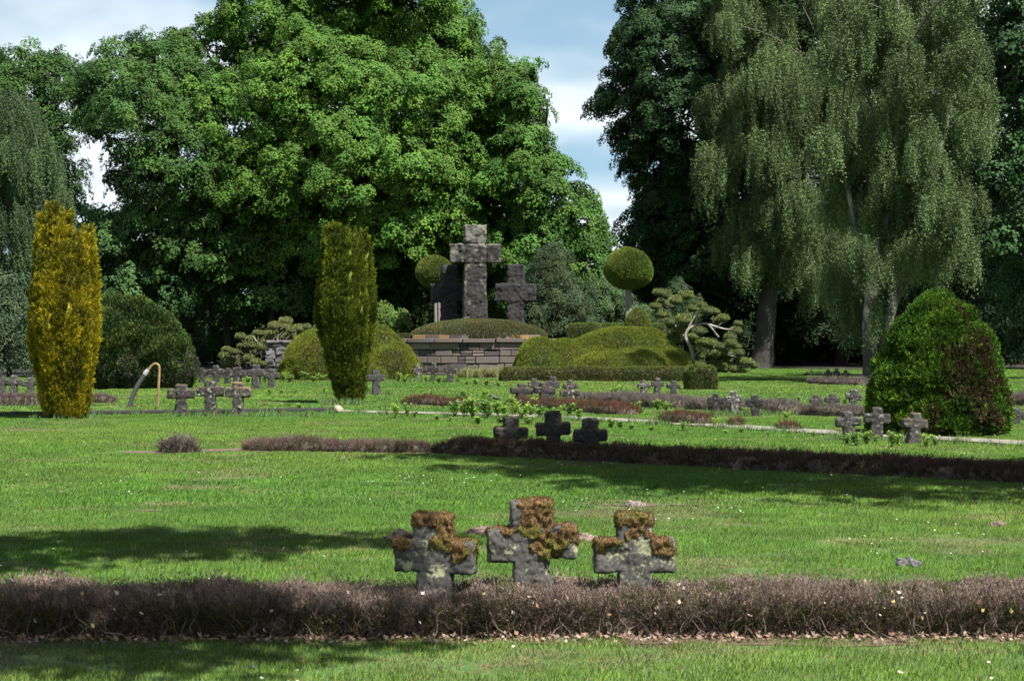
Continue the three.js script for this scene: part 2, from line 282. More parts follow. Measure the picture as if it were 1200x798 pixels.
{
  const zones = [[9.2, 20, 0.24, 0.15, [760, 0.2, 0.01, 0.032, 0.0017, 0.75]], [20, 42, 0.36, 0.16, [1000, 0.31, 0.01, 0.032, 0.003, 0.75]], [42, 108, 0.75, 0.17, [1100, 0.62, 0.008, 0.026, 0.008, 1.1]]];
  zones.forEach(([d0, d1, step, wide, shape]) => {
    const sets = [0, 1, 2].map(() => [grassTile(...shape), new Copies()]);
    for (let d = d0; d < d1; d += step * 0.85) {
      const half = d * 0.2486 * 1.22 + 1.2;
      for (let x0 = -half; x0 < half; x0 += step) {
        const x = x0 + rr(-0.5, 0.5) * step, z = -d + rr(-0.5, 0.5) * step;
        if (z < forestEdge(x) + 0.4) continue;
        if (d < 13.5 && Math.abs(z - frontZ(x) - 0.02) < 0.40 + 0.24 * noise(x * 1.7, 1, 4) + 0.14 * noise(x * 6, 4, 1)) continue;
        if (d > 20 && d < 34 && bedDist(x, z, bedBack) < 0.42) continue;
        if (d > 25 && d < 46 && bedDist(x, z, PATH) < 0.62) continue;
        if (bare.some((b) => Math.hypot(x - b[0], z - b[1]) < b[2] * 0.8)) continue;
        const n = dry(x, z); if (n > 0.36 && rnd() < 0.45) continue;
        const s = sets[Math.floor(rnd() * 3)][1], c = grassColor(x, z), k = rr(0.85, 1.2), nearBed = d > 20 && d < 42 ? 1 : 1;
        s.add(x, gh(x, z), z, rr(-0.04, 0.04), 1, rr(-0.04, 0.04), rr(0, 6.28), k, k * lerp(1.15, 0.55, smooth(0.05, 0.4, n)) * nearBed, ...c);
      }
    }
    for (const [g, s] of sets) tag(s.build('grass', g, grassMat), 'short mown blades of the green lawn', 'grass');
  });
  // taller unmown tufts along the path, the edging and at the foot of the crosses
  const g = grassTile(70, 0.14, 0.06, 0.2, 0.006, 0.6), s = new Copies();
  const tuft = (x, z, k) => s.add(x, gh(x, z), z, rr(-0.1, 0.1), 1, rr(-0.1, 0.1), rr(0, 6.28), k, k, ...[0.075, 0.16, 0.03].map((q) => q * rr(0.8, 1.3)));
  for (const [line, off, dens, j] of [[PATH, -1.3, 9, 0.45], [EDGE, 0.4, 6, 0.3], [EDGE, -0.4, 2.5, 0.2]]) for (let i = 0; i < line.length - 1; i++) { const a = line[i], b = line[i + 1], L = Math.hypot(b.x - a.x, b.z - a.z); for (let q = 0; q < L * dens; q++) { const t = rnd(); tuft(lerp(a.x, b.x, t), lerp(a.z, b.z, t) - off + rr(-j, j), rr(0.4, 0.95)); } }
  for (const [px, py, r, n] of [[211, 489, 14, 26], [245, 489, 16, 30], [278, 489, 18, 34], [330, 489, 40, 26], [861, 487, 34, 60], [905, 487, 30, 40], [508, 448, 26, 40], [940, 470, 40, 40], [1030, 517, 60, 50], [640, 474, 50, 40], [440, 464, 16, 20], [400, 474, 24, 30], [76, 491, 34, 40], [960, 440, 20, 10]]) { const c = groundAt(px, py); for (let i = 0; i < n; i++) tuft(c.x + rr(-1, 1) * r / F * c.D, c.z + rr(-0.35, 0.35), rr(0.45, 1) * Math.min(1.5, c.D / 45)); }
  tag(s.build('tall_grass', g, grassMat), 'taller unmown grass tufts beside the path and crosses', 'grass');
  // daisies
  const dz = new Soup(); for (let i = 0; i < 7; i++) { const a = i / 7 * 6.283, A = dz.v(0, 0, 0), B = dz.v(Math.cos(a - 0.3) * 0.009, 0.002, Math.sin(a - 0.3) * 0.009), C = dz.v(Math.cos(a + 0.3) * 0.009, 0.002, Math.sin(a + 0.3) * 0.009); dz.t(A, C, B); }
  const ds = new Copies(); for (let i = 0; i < 800; i++) { const d = rr(9.6, 34), x = rr(-1, 1) * d * 0.3, z = -d; if (fbm(x * 0.5, 9, z * 0.5, 2) < 0.05 || Math.abs(z - frontZ(x)) < 0.7 || bedDist(x, z, bedBack) < 0.5) continue; ds.add(x, gh(x, z) + rr(0.035, 0.06), z, rr(-0.4, 0.4), 1, rr(0, 0.7), rr(0, 6), 1, 1, 0.55, 0.55, 0.5); }
  tag(ds.build('daisy_flowers', dz.geo(), leafy(0.2)), 'tiny white daisies dotted through the lawn', 'daisies');
}
// molehills and bare patches
reseed(31);
for (const [px, py, w, h, c, label] of [[470, 633, 36, 10, [0.20, 0.135, 0.11], 'reddish crumbly molehill behind the cross with moss down one side'], [565, 628, 46, 9, [0.19, 0.13, 0.11], 'low reddish earth heap between two mossy crosses'], [688, 634, 26, 8, [0.2, 0.14, 0.12], 'small reddish earth heap beside the tallest mossy cross'], [1065, 665, 30, 9, [0.10, 0.095, 0.1], 'grey crumbly molehill on open lawn behind the heather hedge'], [1170, 618, 20, 6, [0.16, 0.11, 0.09], 'small reddish molehill far from the crosses'], [745, 594, 26, 6, [0.17, 0.14, 0.125], 'small grey brown molehill next to a bare patch of earth']]) {
  const p = groundAt(px, py), R = w / 2 / F * p.D, Hh = h / F * p.D, o = rr(0, 50);
  const g = netMesh((x, y, z) => sdEll(x, y, z, R, Hh, R * 0.8) * 0.8 + 0.05 * fbm(x * 11 + o, y * 11, z * 11, 3) + 0.024 * noise(x * 36, y * 36, z * 36 + o), [-R - 0.06, -0.03, -R - 0.06], [R + 0.06, Hh + 0.06, R + 0.06], 0.011, (x, y, z) => { const t = 0.8 + 0.9 * Math.max(-0.6, noise(x * 50 + o, y * 50, z * 50)); return [c[0] * t, c[1] * t, c[2] * t]; });
  const m = mesh('molehill', g, std([1, 1, 1], 1, { vertexColors: true })); m.position.set(p.x, p.y, p.z); tag(m, label, 'molehill');
}
{ const p = groundAt(825, 593), g = strip([v3(p.x - 1, 0, p.z), v3(p.x, 0, p.z + 0.05), v3(p.x + 1.1, 0, p.z)], 0.1, 0.008, 0.8, 0.7); tag(mesh('bare_soil_patch', g, soil, null, 'structure'), 'bare sandy streak worn into the lawn', 'soil'); }
{ const p = groundAt(150, 599), g = strip([v3(p.x - 0.6, 0, p.z), v3(p.x, 0, p.z + 0.05), v3(p.x + 0.5, 0, p.z)], 0.08, 0.008, 0.8, 0.6); tag(mesh('bare_soil_patch', g, soil, null, 'structure'), 'small bare patch in the open lawn beyond the tree shade', 'soil'); }

// ---------------------------------------------------------------- trees
// leaf sprays, about 0.9 m across, shared by all trees of a kind
function spray(n, R, len, wid, droop) {
  const s = new Soup();
  for (let i = 0; i < n; i++) {
    const a = rr(0, 6.283), r = R * Math.sqrt(rnd()), o = v3(r * Math.cos(a), R * 0.35 * (1 - (r / R) ** 2) + rr(-0.5, 0.3) * R * 0.45, r * Math.sin(a));
    const d = v3(Math.cos(a) + rr(-0.7, 0.7), -droop + rr(-0.5, 0.5), Math.sin(a) + rr(-0.7, 0.7)).normalize(), w = v3(0, 1, 0).cross(d).add(rdir().multiplyScalar(0.35)); w.addScaledVector(d, -w.dot(d)).normalize();
    s.leaf(o, d, w, len * rr(0.75, 1.25), wid * rr(0.75, 1.25), rr(0.75, 1.2), 0.15);
  }
  return s.geo();
}
reseed(41);
const sprayMaple = spray(58, 0.44, 0.15, 0.125, 0.5), sprayOak = spray(60, 0.42, 0.14, 0.09, 0.4), sprayFine = spray(70, 0.42, 0.12, 0.06, 0.6);
const leafMat = leafy(0.28, { roughness: 0.72, specularIntensity: 0.42 }), needleMat = leafy(0.15);
function strand(n, L) {                                 // a hanging birch twig
  const s = new Soup(), bx = rr(-0.12, 0.12), bz = rr(-0.12, 0.12);
  for (let i = 0; i < n; i++) { const t = rnd(), o = v3(bx * t * t * L + rr(-0.1, 0.1), -t * L, bz * t * t * L + rr(-0.1, 0.1)), d = v3(rr(-1, 1), rr(-1.6, -0.1), rr(-1, 1)).normalize(); s.leaf(o, d, perp(d), rr(0.055, 0.085), rr(0.045, 0.06), rr(0.7, 1.3), 0.1); }
  for (const q of [0, 1]) { const a = s.v(-0.004 * (1 - q), 0, -0.004 * q, 0.5, 0.35, 0.3), b = s.v(0.004 * (1 - q), 0, 0.004 * q, 0.5, 0.35, 0.3), c = s.v(bx * L, -L, bz * L, 0.5, 0.35, 0.3); s.t(a, b, c); }
  return s.geo();
}
const strands = [strand(60, 1.2), strand(80, 1.6)];
const barkDark = std([0.045, 0.036, 0.03], 1, { vertexColors: true }), barkPale = std([1, 1, 1], 0.9, { vertexColors: true });
const barkTone = (x, y, z) => { const t = 0.75 + 0.9 * Math.abs(fbm(x * 5, y * 1.2, z * 5, 3)) * 2; return [t, t * 0.97, t * 0.92]; };

function trunkGeo(base, lobes, r, lean = [0, 0], topY) {
  const top = topY ?? Math.max(...lobes.map((l) => l[1])), g = [], tx = lean[0], tz = lean[1];
  const ax = (y) => [base.x + tx * smooth(0, 1, y / top) + 0.12 * noise(y * 0.3, base.x, 1), base.y + y, base.z + tz * smooth(0, 1, y / top)];
  g.push(stem([[...ax(-0.3), r * 1.5], [...ax(0.5), r * 1.1], [...ax(top * 0.25), r * 0.9], [...ax(top * 0.5), r * 0.65], [...ax(top * 0.8), r * 0.3], [...ax(top), r * 0.1]], 9, 6, 0.16, barkTone));
  for (const l of lobes) {
    const hy = Math.max(1.6, Math.min(l[1] - base.y - 0.4 * Math.hypot(l[0] - base.x, l[2] - base.z), top * 0.8)), s = ax(hy), k = r * lerp(0.5, 0.2, hy / top);
    g.push(stem([[...s, k], [lerp(s[0], l[0], 0.5) + rr(-0.3, 0.3), lerp(s[1], l[1], 0.45), lerp(s[2], l[2], 0.5), k * 0.7], [l[0], l[1] - l[4] * 0.1, l[2], k * 0.35], [l[0] + rr(-0.4, 0.4) * l[3], l[1] + l[4] * 0.6, l[2] + rr(-0.4, 0.4) * l[5], k * 0.12]], 5, 3, 0.1, barkTone));
  }
  return mergeGeometries(g);
}
// crown: clumps of leaf sprays over the lobes [x, y, z, rx, ry, rz]
function crown(lobes, base, o) {
  const s = new Copies(), cr = o.clump ?? 0.95;
  for (const l of lobes) {
    const lt = rr(0.88, 1.12), area = 4 * Math.PI * ((l[3] * l[4]) ** 1.6 / 3 + (l[3] * l[5]) ** 1.6 / 3 + (l[4] * l[5]) ** 1.6 / 3) ** (1 / 1.6), n = Math.ceil(area / (cr * cr * 1.9) * (o.dense ?? 1));
    for (let i = 0; i < n; i++) {
      const d = rdir(); if (d.y < -0.45 && rnd() < 0.6) continue; if (d.z < -0.35 && rnd() < 0.5) continue;
      const inner = rnd() < 0.22, f = inner ? rr(0.35, 0.75) : rr(0.78, 1.04), bump = 1 + 0.3 * noise(d.x * 2.4 + l[0], d.y * 2.4 + l[1], d.z * 2.4) + 0.14 * noise(d.x * 6 + l[0], d.y * 6, d.z * 6 + l[1]);
      const cx = l[0] + d.x * l[3] * f * bump, cy = l[1] + d.y * l[4] * f * bump, cz = l[2] + d.z * l[5] * f * bump;
      if (cy < base.y + (o.floor ?? 0.3)) continue;
      let deep = false; for (const m of lobes) if (m !== l && ((cx - m[0]) / m[3]) ** 2 + ((cy - m[1]) / m[4]) ** 2 + ((cz - m[2]) / m[5]) ** 2 < 0.42) deep = true;
      if (deep && rnd() < 0.75) continue;
      const size = cr * rr(0.55, 1.3), tone = rr(0.72, 1.26) * lt, hue = rr(-1, 1) * (o.hue ?? 0.12), k = Math.ceil((o.per ?? 6) * (inner ? 0.6 : 1));
      for (let q = 0; q < k; q++) {
        const a = rr(0, 6.283), r = Math.sqrt(rnd()), x = cx + size * r * Math.cos(a), z = cz + size * r * Math.sin(a), y = cy + size * (0.6 * (1 - r * r) - rr(0, 0.75)), t = tone * rr(0.85, 1.15), c = o.color, e = o.size ?? 1;
        s.add(x - base.x, y - base.y, z - base.z, d.x * 0.7 + Math.cos(a) * r * 0.6 + rr(-0.5, 0.5), 0.5 + rr(-0.35, 0.4), d.z * 0.7 + Math.sin(a) * r * 0.6 + rr(-0.5, 0.5), rr(0, 6.28), e * rr(0.8, 1.2), e * rr(0.8, 1.2), c[0] * t * (1 + hue), c[1] * t, c[2] * t * (1 - hue));
      }
    }
  }
  return s;
}
// lobes drawn as [px, py, rx px, ry px, depth offset m, depth radius m] at a distance D
const lobesAt = (D, list) => list.map(([px, py, rx, ry, dz = 0, rz]) => { const d = D + dz, p = at(px, py, d), k = d / F; return [p.x, p.y, p.z, rx * k, ry * k, rz ?? Math.max(rx, ry) * k * 0.9]; });
function tree(name, label, baseXZ, lobes, o) {
  const base = v3(baseXZ[0], gh(...baseXZ), baseXZ[1]), g = thing(name, label, o.category ?? 'tree', base.toArray(), o.group);
  const tg = trunkGeo(base, o.limbs ?? lobes, o.r ?? 0.3, o.lean, o.top); tg.translate(-base.x, -base.y, -base.z);
  mesh('trunk', tg, o.bark ?? barkDark, g);
  const s = crown(lobes, base, o); s.build('crown', o.spray ?? sprayMaple, o.mat ?? leafMat, g);
  return g;
}
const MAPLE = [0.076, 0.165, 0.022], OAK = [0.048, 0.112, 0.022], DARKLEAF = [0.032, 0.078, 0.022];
const X = (px, D) => (px - 600) / F * D;
reseed(51);
// big bright maple left of the gap
tree('maple_tree', 'huge bright green broadleaf tree filling the wood behind the tall crosses', [X(430, 104), -104], lobesAt(101, [
  [330, 25, 85, 62, 0], [430, -20, 105, 75, 0], [490, 40, 66, 62, 1], [540, 88, 58, 54, 2], [255, 75, 62, 52, 1], [380, 105, 95, 70, -3], [480, 130, 95, 75, -3], [560, 150, 66, 60, 0], [290, 145, 88, 66, -2], [585, 215, 66, 55, 0],
  [420, 200, 105, 70, -4], [520, 215, 85, 62, -3], [320, 215, 90, 60, -3], [470, 275, 85, 52, -3], [380, 285, 80, 50, -2], [560, 285, 62, 50, 0], [300, 300, 66, 46, -1], [610, 300, 44, 40, 1], [420, -120, 150, 70, 2], [320, -70, 90, 60, 2], [490, -60, 50, 60, 3], [440, 100, 150, 110, 5], [400, 240, 170, 90, 5], [560, 230, 80, 90, 5]]), { color: MAPLE, r: 0.55, per: 4, clump: 0.5, dense: 1.0, size: 0.8 });
tree('broadleaf_tree', 'green broadleaf tree sloping down beside the sky gap, behind the side cross', [X(640, 98), -98], lobesAt(96.5, [[600, 130, 38, 60, 2], [612, 195, 40, 48, 0], [640, 222, 42, 44, 0], [668, 252, 34, 36, 0], [690, 268, 22, 26, 0], [630, 290, 60, 50, 1], [680, 310, 40, 40, 0], [650, 350, 60, 40, 0], [612, 110, 16, 24, 0]]), { color: [0.062, 0.145, 0.022], r: 0.3, per: 4, clump: 0.5, size: 0.8 });
tree('oak_tree', 'darker green oak between the bright maple and the low sky hole', [X(205, 101), -101], lobesAt(99, [[145, 90, 50, 42, 0], [110, 105, 30, 30, 1], [195, 80, 48, 40, 0], [215, 120, 50, 46, -1], [130, 130, 34, 36, 0], [165, 140, 60, 50, -2], [210, 190, 62, 52, -2], [165, 205, 36, 34, 0], [240, 240, 60, 50, -1], [190, 255, 46, 40, -1], [230, 310, 55, 42, -1]]), { color: OAK, spray: sprayOak, r: 0.42, clump: 0.5, per: 4, dense: 1.1, size: 0.85 });
tree('oak_tree', 'oak with thin crown on the far side of the low sky hole', [X(40, 106), -106], lobesAt(104, [[26, 95, 36, 40, 0], [70, 92, 32, 36, 0], [78, 140, 28, 36, 0], [30, 150, 50, 40, 0], [75, 190, 26, 34, 0], [-30, 110, 50, 60, 0], [20, 210, 60, 40, 0], [60, 235, 40, 24, 0], [-60, 180, 60, 60, 0]]), { color: OAK, spray: sprayOak, r: 0.36, clump: 0.5, per: 4, dense: 1.05, size: 0.85 });
tree('broadleaf_tree', 'low green tree under the oaks, behind the golden column yew', [X(110, 100), -100], lobesAt(99, [[95, 270, 50, 32, 0], [140, 300, 60, 46, 0], [150, 350, 70, 46, -1], [70, 330, 60, 50, 0], [120, 260, 22, 20, 0], [160, 258, 36, 26, 0]]), { color: [0.055, 0.125, 0.035], r: 0.2, per: 7 });
// the dark wood behind the left half: trunks show between low crowns
for (const [px, D, list, label] of [
  [203, 100, [[206, 320, 34, 40], [240, 345, 36, 40], [180, 300, 34, 30]], 'dark trunked tree with twin stems behind the dark pine bush'],
  [266, 101, [[270, 345, 40, 34], [300, 325, 44, 36], [262, 290, 40, 30]], 'shaded broadleaf tree behind the cloud pruned pine with the stone stub'],
  [318, 99, [[330, 330, 40, 36], [352, 345, 34, 30], [300, 290, 44, 34]], 'leafy low tree with dark straight trunk behind the green mound'],
  [420, 102, [[400, 340, 60, 40], [455, 345, 46, 32], [440, 310, 60, 30]], 'broadleaf tree behind the slim green column yew'],
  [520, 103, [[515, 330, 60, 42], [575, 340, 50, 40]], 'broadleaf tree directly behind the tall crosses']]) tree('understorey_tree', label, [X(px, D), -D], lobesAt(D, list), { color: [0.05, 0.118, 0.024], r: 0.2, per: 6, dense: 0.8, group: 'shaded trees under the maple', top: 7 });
// backdrop wood, far behind
reseed(61);
const woods = [[-40, 112, 300], [60, 114, 320], [150, 116, 300], [235, 112, 290], [330, 116, 280], [420, 114, 280], [500, 116, 290], [590, 118, 320], [670, 120, 352], [735, 122, 345], [800, 118, 300], [880, 122, 285], [960, 124, 270], [1040, 122, 270], [1120, 120, 270], [1210, 118, 270], [1290, 116, 280]];
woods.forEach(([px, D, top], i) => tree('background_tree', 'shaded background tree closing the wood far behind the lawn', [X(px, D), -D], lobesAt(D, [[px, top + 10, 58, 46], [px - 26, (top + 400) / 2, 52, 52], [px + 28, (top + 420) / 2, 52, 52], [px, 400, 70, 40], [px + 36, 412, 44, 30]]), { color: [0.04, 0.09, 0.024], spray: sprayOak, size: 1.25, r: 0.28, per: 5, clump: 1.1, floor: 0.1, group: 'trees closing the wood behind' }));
// dense far wall of evergreens behind the right half, where the wood is almost black
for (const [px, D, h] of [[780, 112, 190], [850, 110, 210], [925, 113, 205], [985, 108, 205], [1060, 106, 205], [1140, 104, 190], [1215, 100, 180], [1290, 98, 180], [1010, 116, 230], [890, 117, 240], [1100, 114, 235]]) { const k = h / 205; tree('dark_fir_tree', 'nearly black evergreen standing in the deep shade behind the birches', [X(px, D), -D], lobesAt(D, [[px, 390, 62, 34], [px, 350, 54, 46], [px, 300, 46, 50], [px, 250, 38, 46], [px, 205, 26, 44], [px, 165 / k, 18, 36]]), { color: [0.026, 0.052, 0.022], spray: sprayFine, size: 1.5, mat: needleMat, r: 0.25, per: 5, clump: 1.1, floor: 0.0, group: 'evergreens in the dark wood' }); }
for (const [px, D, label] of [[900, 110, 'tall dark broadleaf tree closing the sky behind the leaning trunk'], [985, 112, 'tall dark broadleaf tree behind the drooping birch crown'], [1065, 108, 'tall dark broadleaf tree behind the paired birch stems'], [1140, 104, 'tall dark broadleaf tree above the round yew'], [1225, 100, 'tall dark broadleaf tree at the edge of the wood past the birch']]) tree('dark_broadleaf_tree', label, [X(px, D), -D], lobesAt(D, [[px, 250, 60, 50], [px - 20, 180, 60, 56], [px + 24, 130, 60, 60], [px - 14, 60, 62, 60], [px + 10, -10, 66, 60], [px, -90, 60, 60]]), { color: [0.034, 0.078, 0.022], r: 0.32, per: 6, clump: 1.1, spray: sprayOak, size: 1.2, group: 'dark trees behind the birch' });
{ // low thicket that closes the view between the trunks
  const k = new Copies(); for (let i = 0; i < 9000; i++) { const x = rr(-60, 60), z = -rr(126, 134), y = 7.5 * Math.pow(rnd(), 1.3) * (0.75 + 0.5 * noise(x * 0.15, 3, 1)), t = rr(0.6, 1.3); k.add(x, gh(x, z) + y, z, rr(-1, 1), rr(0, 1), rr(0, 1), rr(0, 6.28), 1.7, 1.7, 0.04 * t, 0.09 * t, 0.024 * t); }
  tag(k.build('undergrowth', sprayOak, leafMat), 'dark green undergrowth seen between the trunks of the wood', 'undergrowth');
}
reseed(71);
// dark tree to the right of the sky gap
tree('chestnut_tree', 'tall dark green tree edging the sky gap opposite the bright maple', [X(900, 111), -111], lobesAt(107, [[768, 20, 42, 50, 0], [742, 70, 32, 44, 0], [730, 125, 34, 34, 0], [748, 165, 34, 36, 0], [790, 60, 60, 60, -2], [800, 130, 66, 60, -2], [775, 190, 44, 40, 0], [830, 195, 56, 50, -1], [800, 250, 56, 40, 0], [760, 272, 34, 24, 0], [840, 290, 60, 46, 0], [800, 315, 44, 34, 0], [860, 100, 70, 80, 0], [880, 10, 80, 70, 0], [800, -40, 70, 60, 0], [870, -110, 90, 70, 0], [770, 225, 30, 20, 0]]), { color: DARKLEAF, r: 0.4, per: 4, clump: 0.5, size: 0.85, lean: [-2, 0] });
tree('chestnut_tree', 'dark tree with low boughs at the edge of the wood, past the round yew', [X(1240, 78), -78], lobesAt(77, [[1215, 40, 60, 70, 0], [1205, 130, 44, 60, 0], [1200, 215, 44, 50, -1], [1225, 290, 60, 60, 0], [1260, 100, 80, 90, 0], [1185, 270, 30, 30, -1], [1190, 330, 40, 34, 1], [1260, 360, 70, 50, 0], [1160, 90, 20, 60, 2], [1240, -60, 80, 60, 0]]), { color: DARKLEAF, r: 0.4, per: 6, clump: 0.9 });
// birches: hanging strands from many bowed twigs; cascade = [px, top py, half width px, drop px, depth offset]
function weeping(name, label, base, D, cascades, stems, col, o = {}) {
  const g = thing(name, label, 'tree', base.toArray(), o.group), sets = [new Copies(), new Copies()], tw = [];
  const loc = ([px, py, r, dz = 0]) => { const p = at(px, py, D + dz); return [p.x - base.x, p.y - base.y, p.z - base.z, r]; };
  const birchBark = (x, y, z) => { const n = fbm(x * 4, y * 9, z * 4, 3) + (y < 1.5 ? 0.1 : 0), t = smooth(-0.06, 0.06, n); return mixc([0.23, 0.22, 0.2], [0.04, 0.036, 0.033], t); };
  const bole = []; for (const st of stems) bole.push(stem(st.map(loc), 9, 6, 0.1, o.bark ? (x, y, z) => { const t = 0.7 + 1.8 * Math.abs(fbm(x * 5, y * 1.2, z * 5, 3)); return o.bark.map((q) => q * t); } : birchBark));
  for (const [px, py, rx, drop, dz = 0] of cascades) {
    const d = D + dz, c = at(px, py, d), k = d / F, R = rx * k, L = drop * k, n = Math.ceil(R * (R + 0.8) * (L + 1.4) * 38 * (o.dense ?? 1)), tone = rr(0.75, 1.3);
    if (rnd() < 0.3) { const q = stems[Math.floor(rnd() * stems.length)].map(loc), h = c.y - base.y; let j = 0; q.forEach((e, i) => { if (e[1] < h - 0.8) j = i; }); const a = q[j]; tw.push(stem([[a[0], a[1], a[2], Math.max(0.03, a[3] * 0.35)], [lerp(a[0], c.x - base.x, 0.6), lerp(a[1], h, 0.75), lerp(a[2], c.z - base.z, 0.6), 0.03], [c.x - base.x, h - 0.2, c.z - base.z, 0.012]], 5, 4, 0.05, () => [0.08, 0.07, 0.065])); }
    const m = Math.ceil(n / 7);                        // bundles of strands, each hanging from one bowed twig
    for (let b = 0; b < m; b++) {
      const a = rr(0, 6.283), r = Math.sqrt(rnd()), x0 = c.x + R * r * Math.cos(a), z0 = c.z + R * r * Math.sin(a), y0 = c.y - R * 0.95 * r * r + rr(-0.15, 0.25), len = L * rr(0.35, 1.1) * (1 - 0.35 * r), out = 0.22 * r * R, ub = tone * rr(0.75, 1.3);
      for (let i = 0; i < 7; i++) {
        const t = (i + rnd()) / 7, e = rr(0.7, 1.1) * (o.size ?? 1) * lerp(1, 0.75, t), q = lerp(0.24, 0.09, t), u = ub * rr(0.85, 1.18);
        sets[i & 1].add(x0 + out * Math.cos(a) * t + rr(-q, q) - base.x, y0 - t * len - base.y + 0.4, z0 + out * Math.sin(a) * t + rr(-q, q) - base.z, rr(-0.15, 0.15), 1, rr(-0.15, 0.15), rr(0, 6.28), e, e, col[0] * u, col[1] * u, col[2] * u);
      }
    }
  }
  const tm = mesh('trunk', bole[0], barkPale, g); [...bole.slice(1), ...tw].forEach((q) => mesh('limb', q, barkPale, tm));
  sets.forEach((s, i) => s.build('crown', strands[i], leafMat, g));
  return g;
}
reseed(81);
{
  const casc = [[835, 104, 20, 55, 0], [908, 52, 34, 60, -2], [932, 84, 28, 80, -3], [836, 168, 22, 85, -1], [940, 212, 24, 66, -3], [880, 88, 24, 70, -1], [890, 300, 14, 36, 0], [870, 240, 20, 60, -1], [958, 305, 16, 60, 0], [905, 140, 26, 70, -3], [865, 150, 18, 50, -1], [912, 215, 24, 70, -2], [960, 130, 26, 80, -2], [985, 82, 32, 90, -2], [850, 270, 16, 40, 0], [925, 290, 18, 40, -1]];
  for (let i = 0; i < 60; i++) { const px = rr(850, 1010), py = rr(-120, 290); casc.push([px, py, rr(11, 22), rr(18, 52), rr(-2.5, 3)]); }
  const b = groundAt(893, 432);
  weeping('weeping_birch', 'weeping birch with thick brown leaning trunk past the cloud pruned pine', b, b.D, casc, [
    [[890, 440, 0.75], [893, 428, 0.58], [896, 400, 0.5], [899, 360, 0.45], [906, 310, 0.42], [915, 240, 0.32], [918, 150, 0.22], [925, 40, 0.12]], [[906, 310, 0.2], [880, 250, 0.12], [855, 175, 0.05]], [[912, 260, 0.2], [950, 190, 0.14], [985, 100, 0.06]]], [0.1, 0.15, 0.056], { bark: [0.036, 0.031, 0.029], size: 1.15 });
}
{
  const casc = [[1052, 95, 28, 70, 0], [1005, 12, 34, 60, 0], [1110, 8, 34, 80, 0], [1135, 85, 28, 85, 1], [1047, 182, 25, 75, -1], [1078, 178, 28, 80, 0], [1080, 20, 30, 70, 1], [1028, 362, 20, 16, -1], [985, 300, 22, 80, 1], [1000, 345, 18, 60, 1], [1060, 250, 28, 80, 0], [1110, 190, 26, 90, 1], [1020, 130, 24, 70, 0], [985, 200, 22, 70, 1], [1010, 230, 22, 60, 0], [1125, 270, 20, 60, 1], [1090, 100, 22, 60, -1]];
  for (let i = 0; i < 62; i++) { const px = rr(965, 1150), py = rr(-120, 300), f = rnd(); casc.push([px, py, rr(12, 24), rr(20, 58), f < 0.6 ? rr(-1.5, 3.5) : rr(-3, -1.5)]); }
  const b = groundAt(1021, 448);
  weeping('birch_tree', 'tall weeping birch with pale trunk standing behind the round yew', b, b.D, casc, [
    [[1021, 456, 0.36], [1021, 430, 0.27], [1019, 380, 0.23], [1024, 330, 0.22], [1036, 260, 0.19], [1046, 180, 0.15], [1050, 80, 0.1], [1052, -40, 0.05]],
    [[1030, 450, 0.25], [1036, 400, 0.2], [1046, 360, 0.17], [1062, 290, 0.15], [1085, 220, 0.13], [1106, 160, 0.1], [1116, 90, 0.07], [1122, 0, 0.04]],
    [[1024, 330, 0.14], [1000, 250, 0.1], [985, 160, 0.06]]], [0.1, 0.15, 0.056]);
}
reseed(91);
{
  const casc = []; for (let i = 0; i < 30; i++) { const py = rr(95, 360), px = rr(-70, 36 + 42 * smooth(110, 230, py)); casc.push([px, py, rr(16, 28), rr(40, 80), rr(-1, 3)]); }
  for (const c of [[22, 112, 22, 60], [50, 165, 22, 70], [66, 215, 18, 80], [10, 190, 26, 80], [40, 260, 24, 80], [14, 330, 24, 90], [60, 300, 20, 70], [0, 110, 24, 60]]) casc.push(c);
  const D = 84, p = at(-20, 440, D); p.y = gh(p.x, p.z);
  weeping('weeping_willow', 'grey green drooping tree behind the golden column yew', p, D, casc, [[[-20, 455, 0.3], [-15, 380, 0.22], [0, 280, 0.17], [15, 180, 0.1], [20, 110, 0.05]], [[-15, 380, 0.15], [30, 290, 0.1], [50, 200, 0.05]]], [0.07, 0.12, 0.048], { bark: [0.05, 0.046, 0.042] });
}
// dark wood filling behind the willow and grey shrub at its foot
tree('grey_shrub', 'grey green shrub at the foot of the drooping tree', [X(10, 80), -80], lobesAt(80, [[15, 385, 34, 40], [-30, 380, 40, 50], [30, 415, 24, 24], [0, 350, 30, 30]]), { color: [0.055, 0.088, 0.045], spray: sprayFine, r: 0.08, per: 6, clump: 0.6, floor: 0.1, category: 'shrub', top: 2.2 });
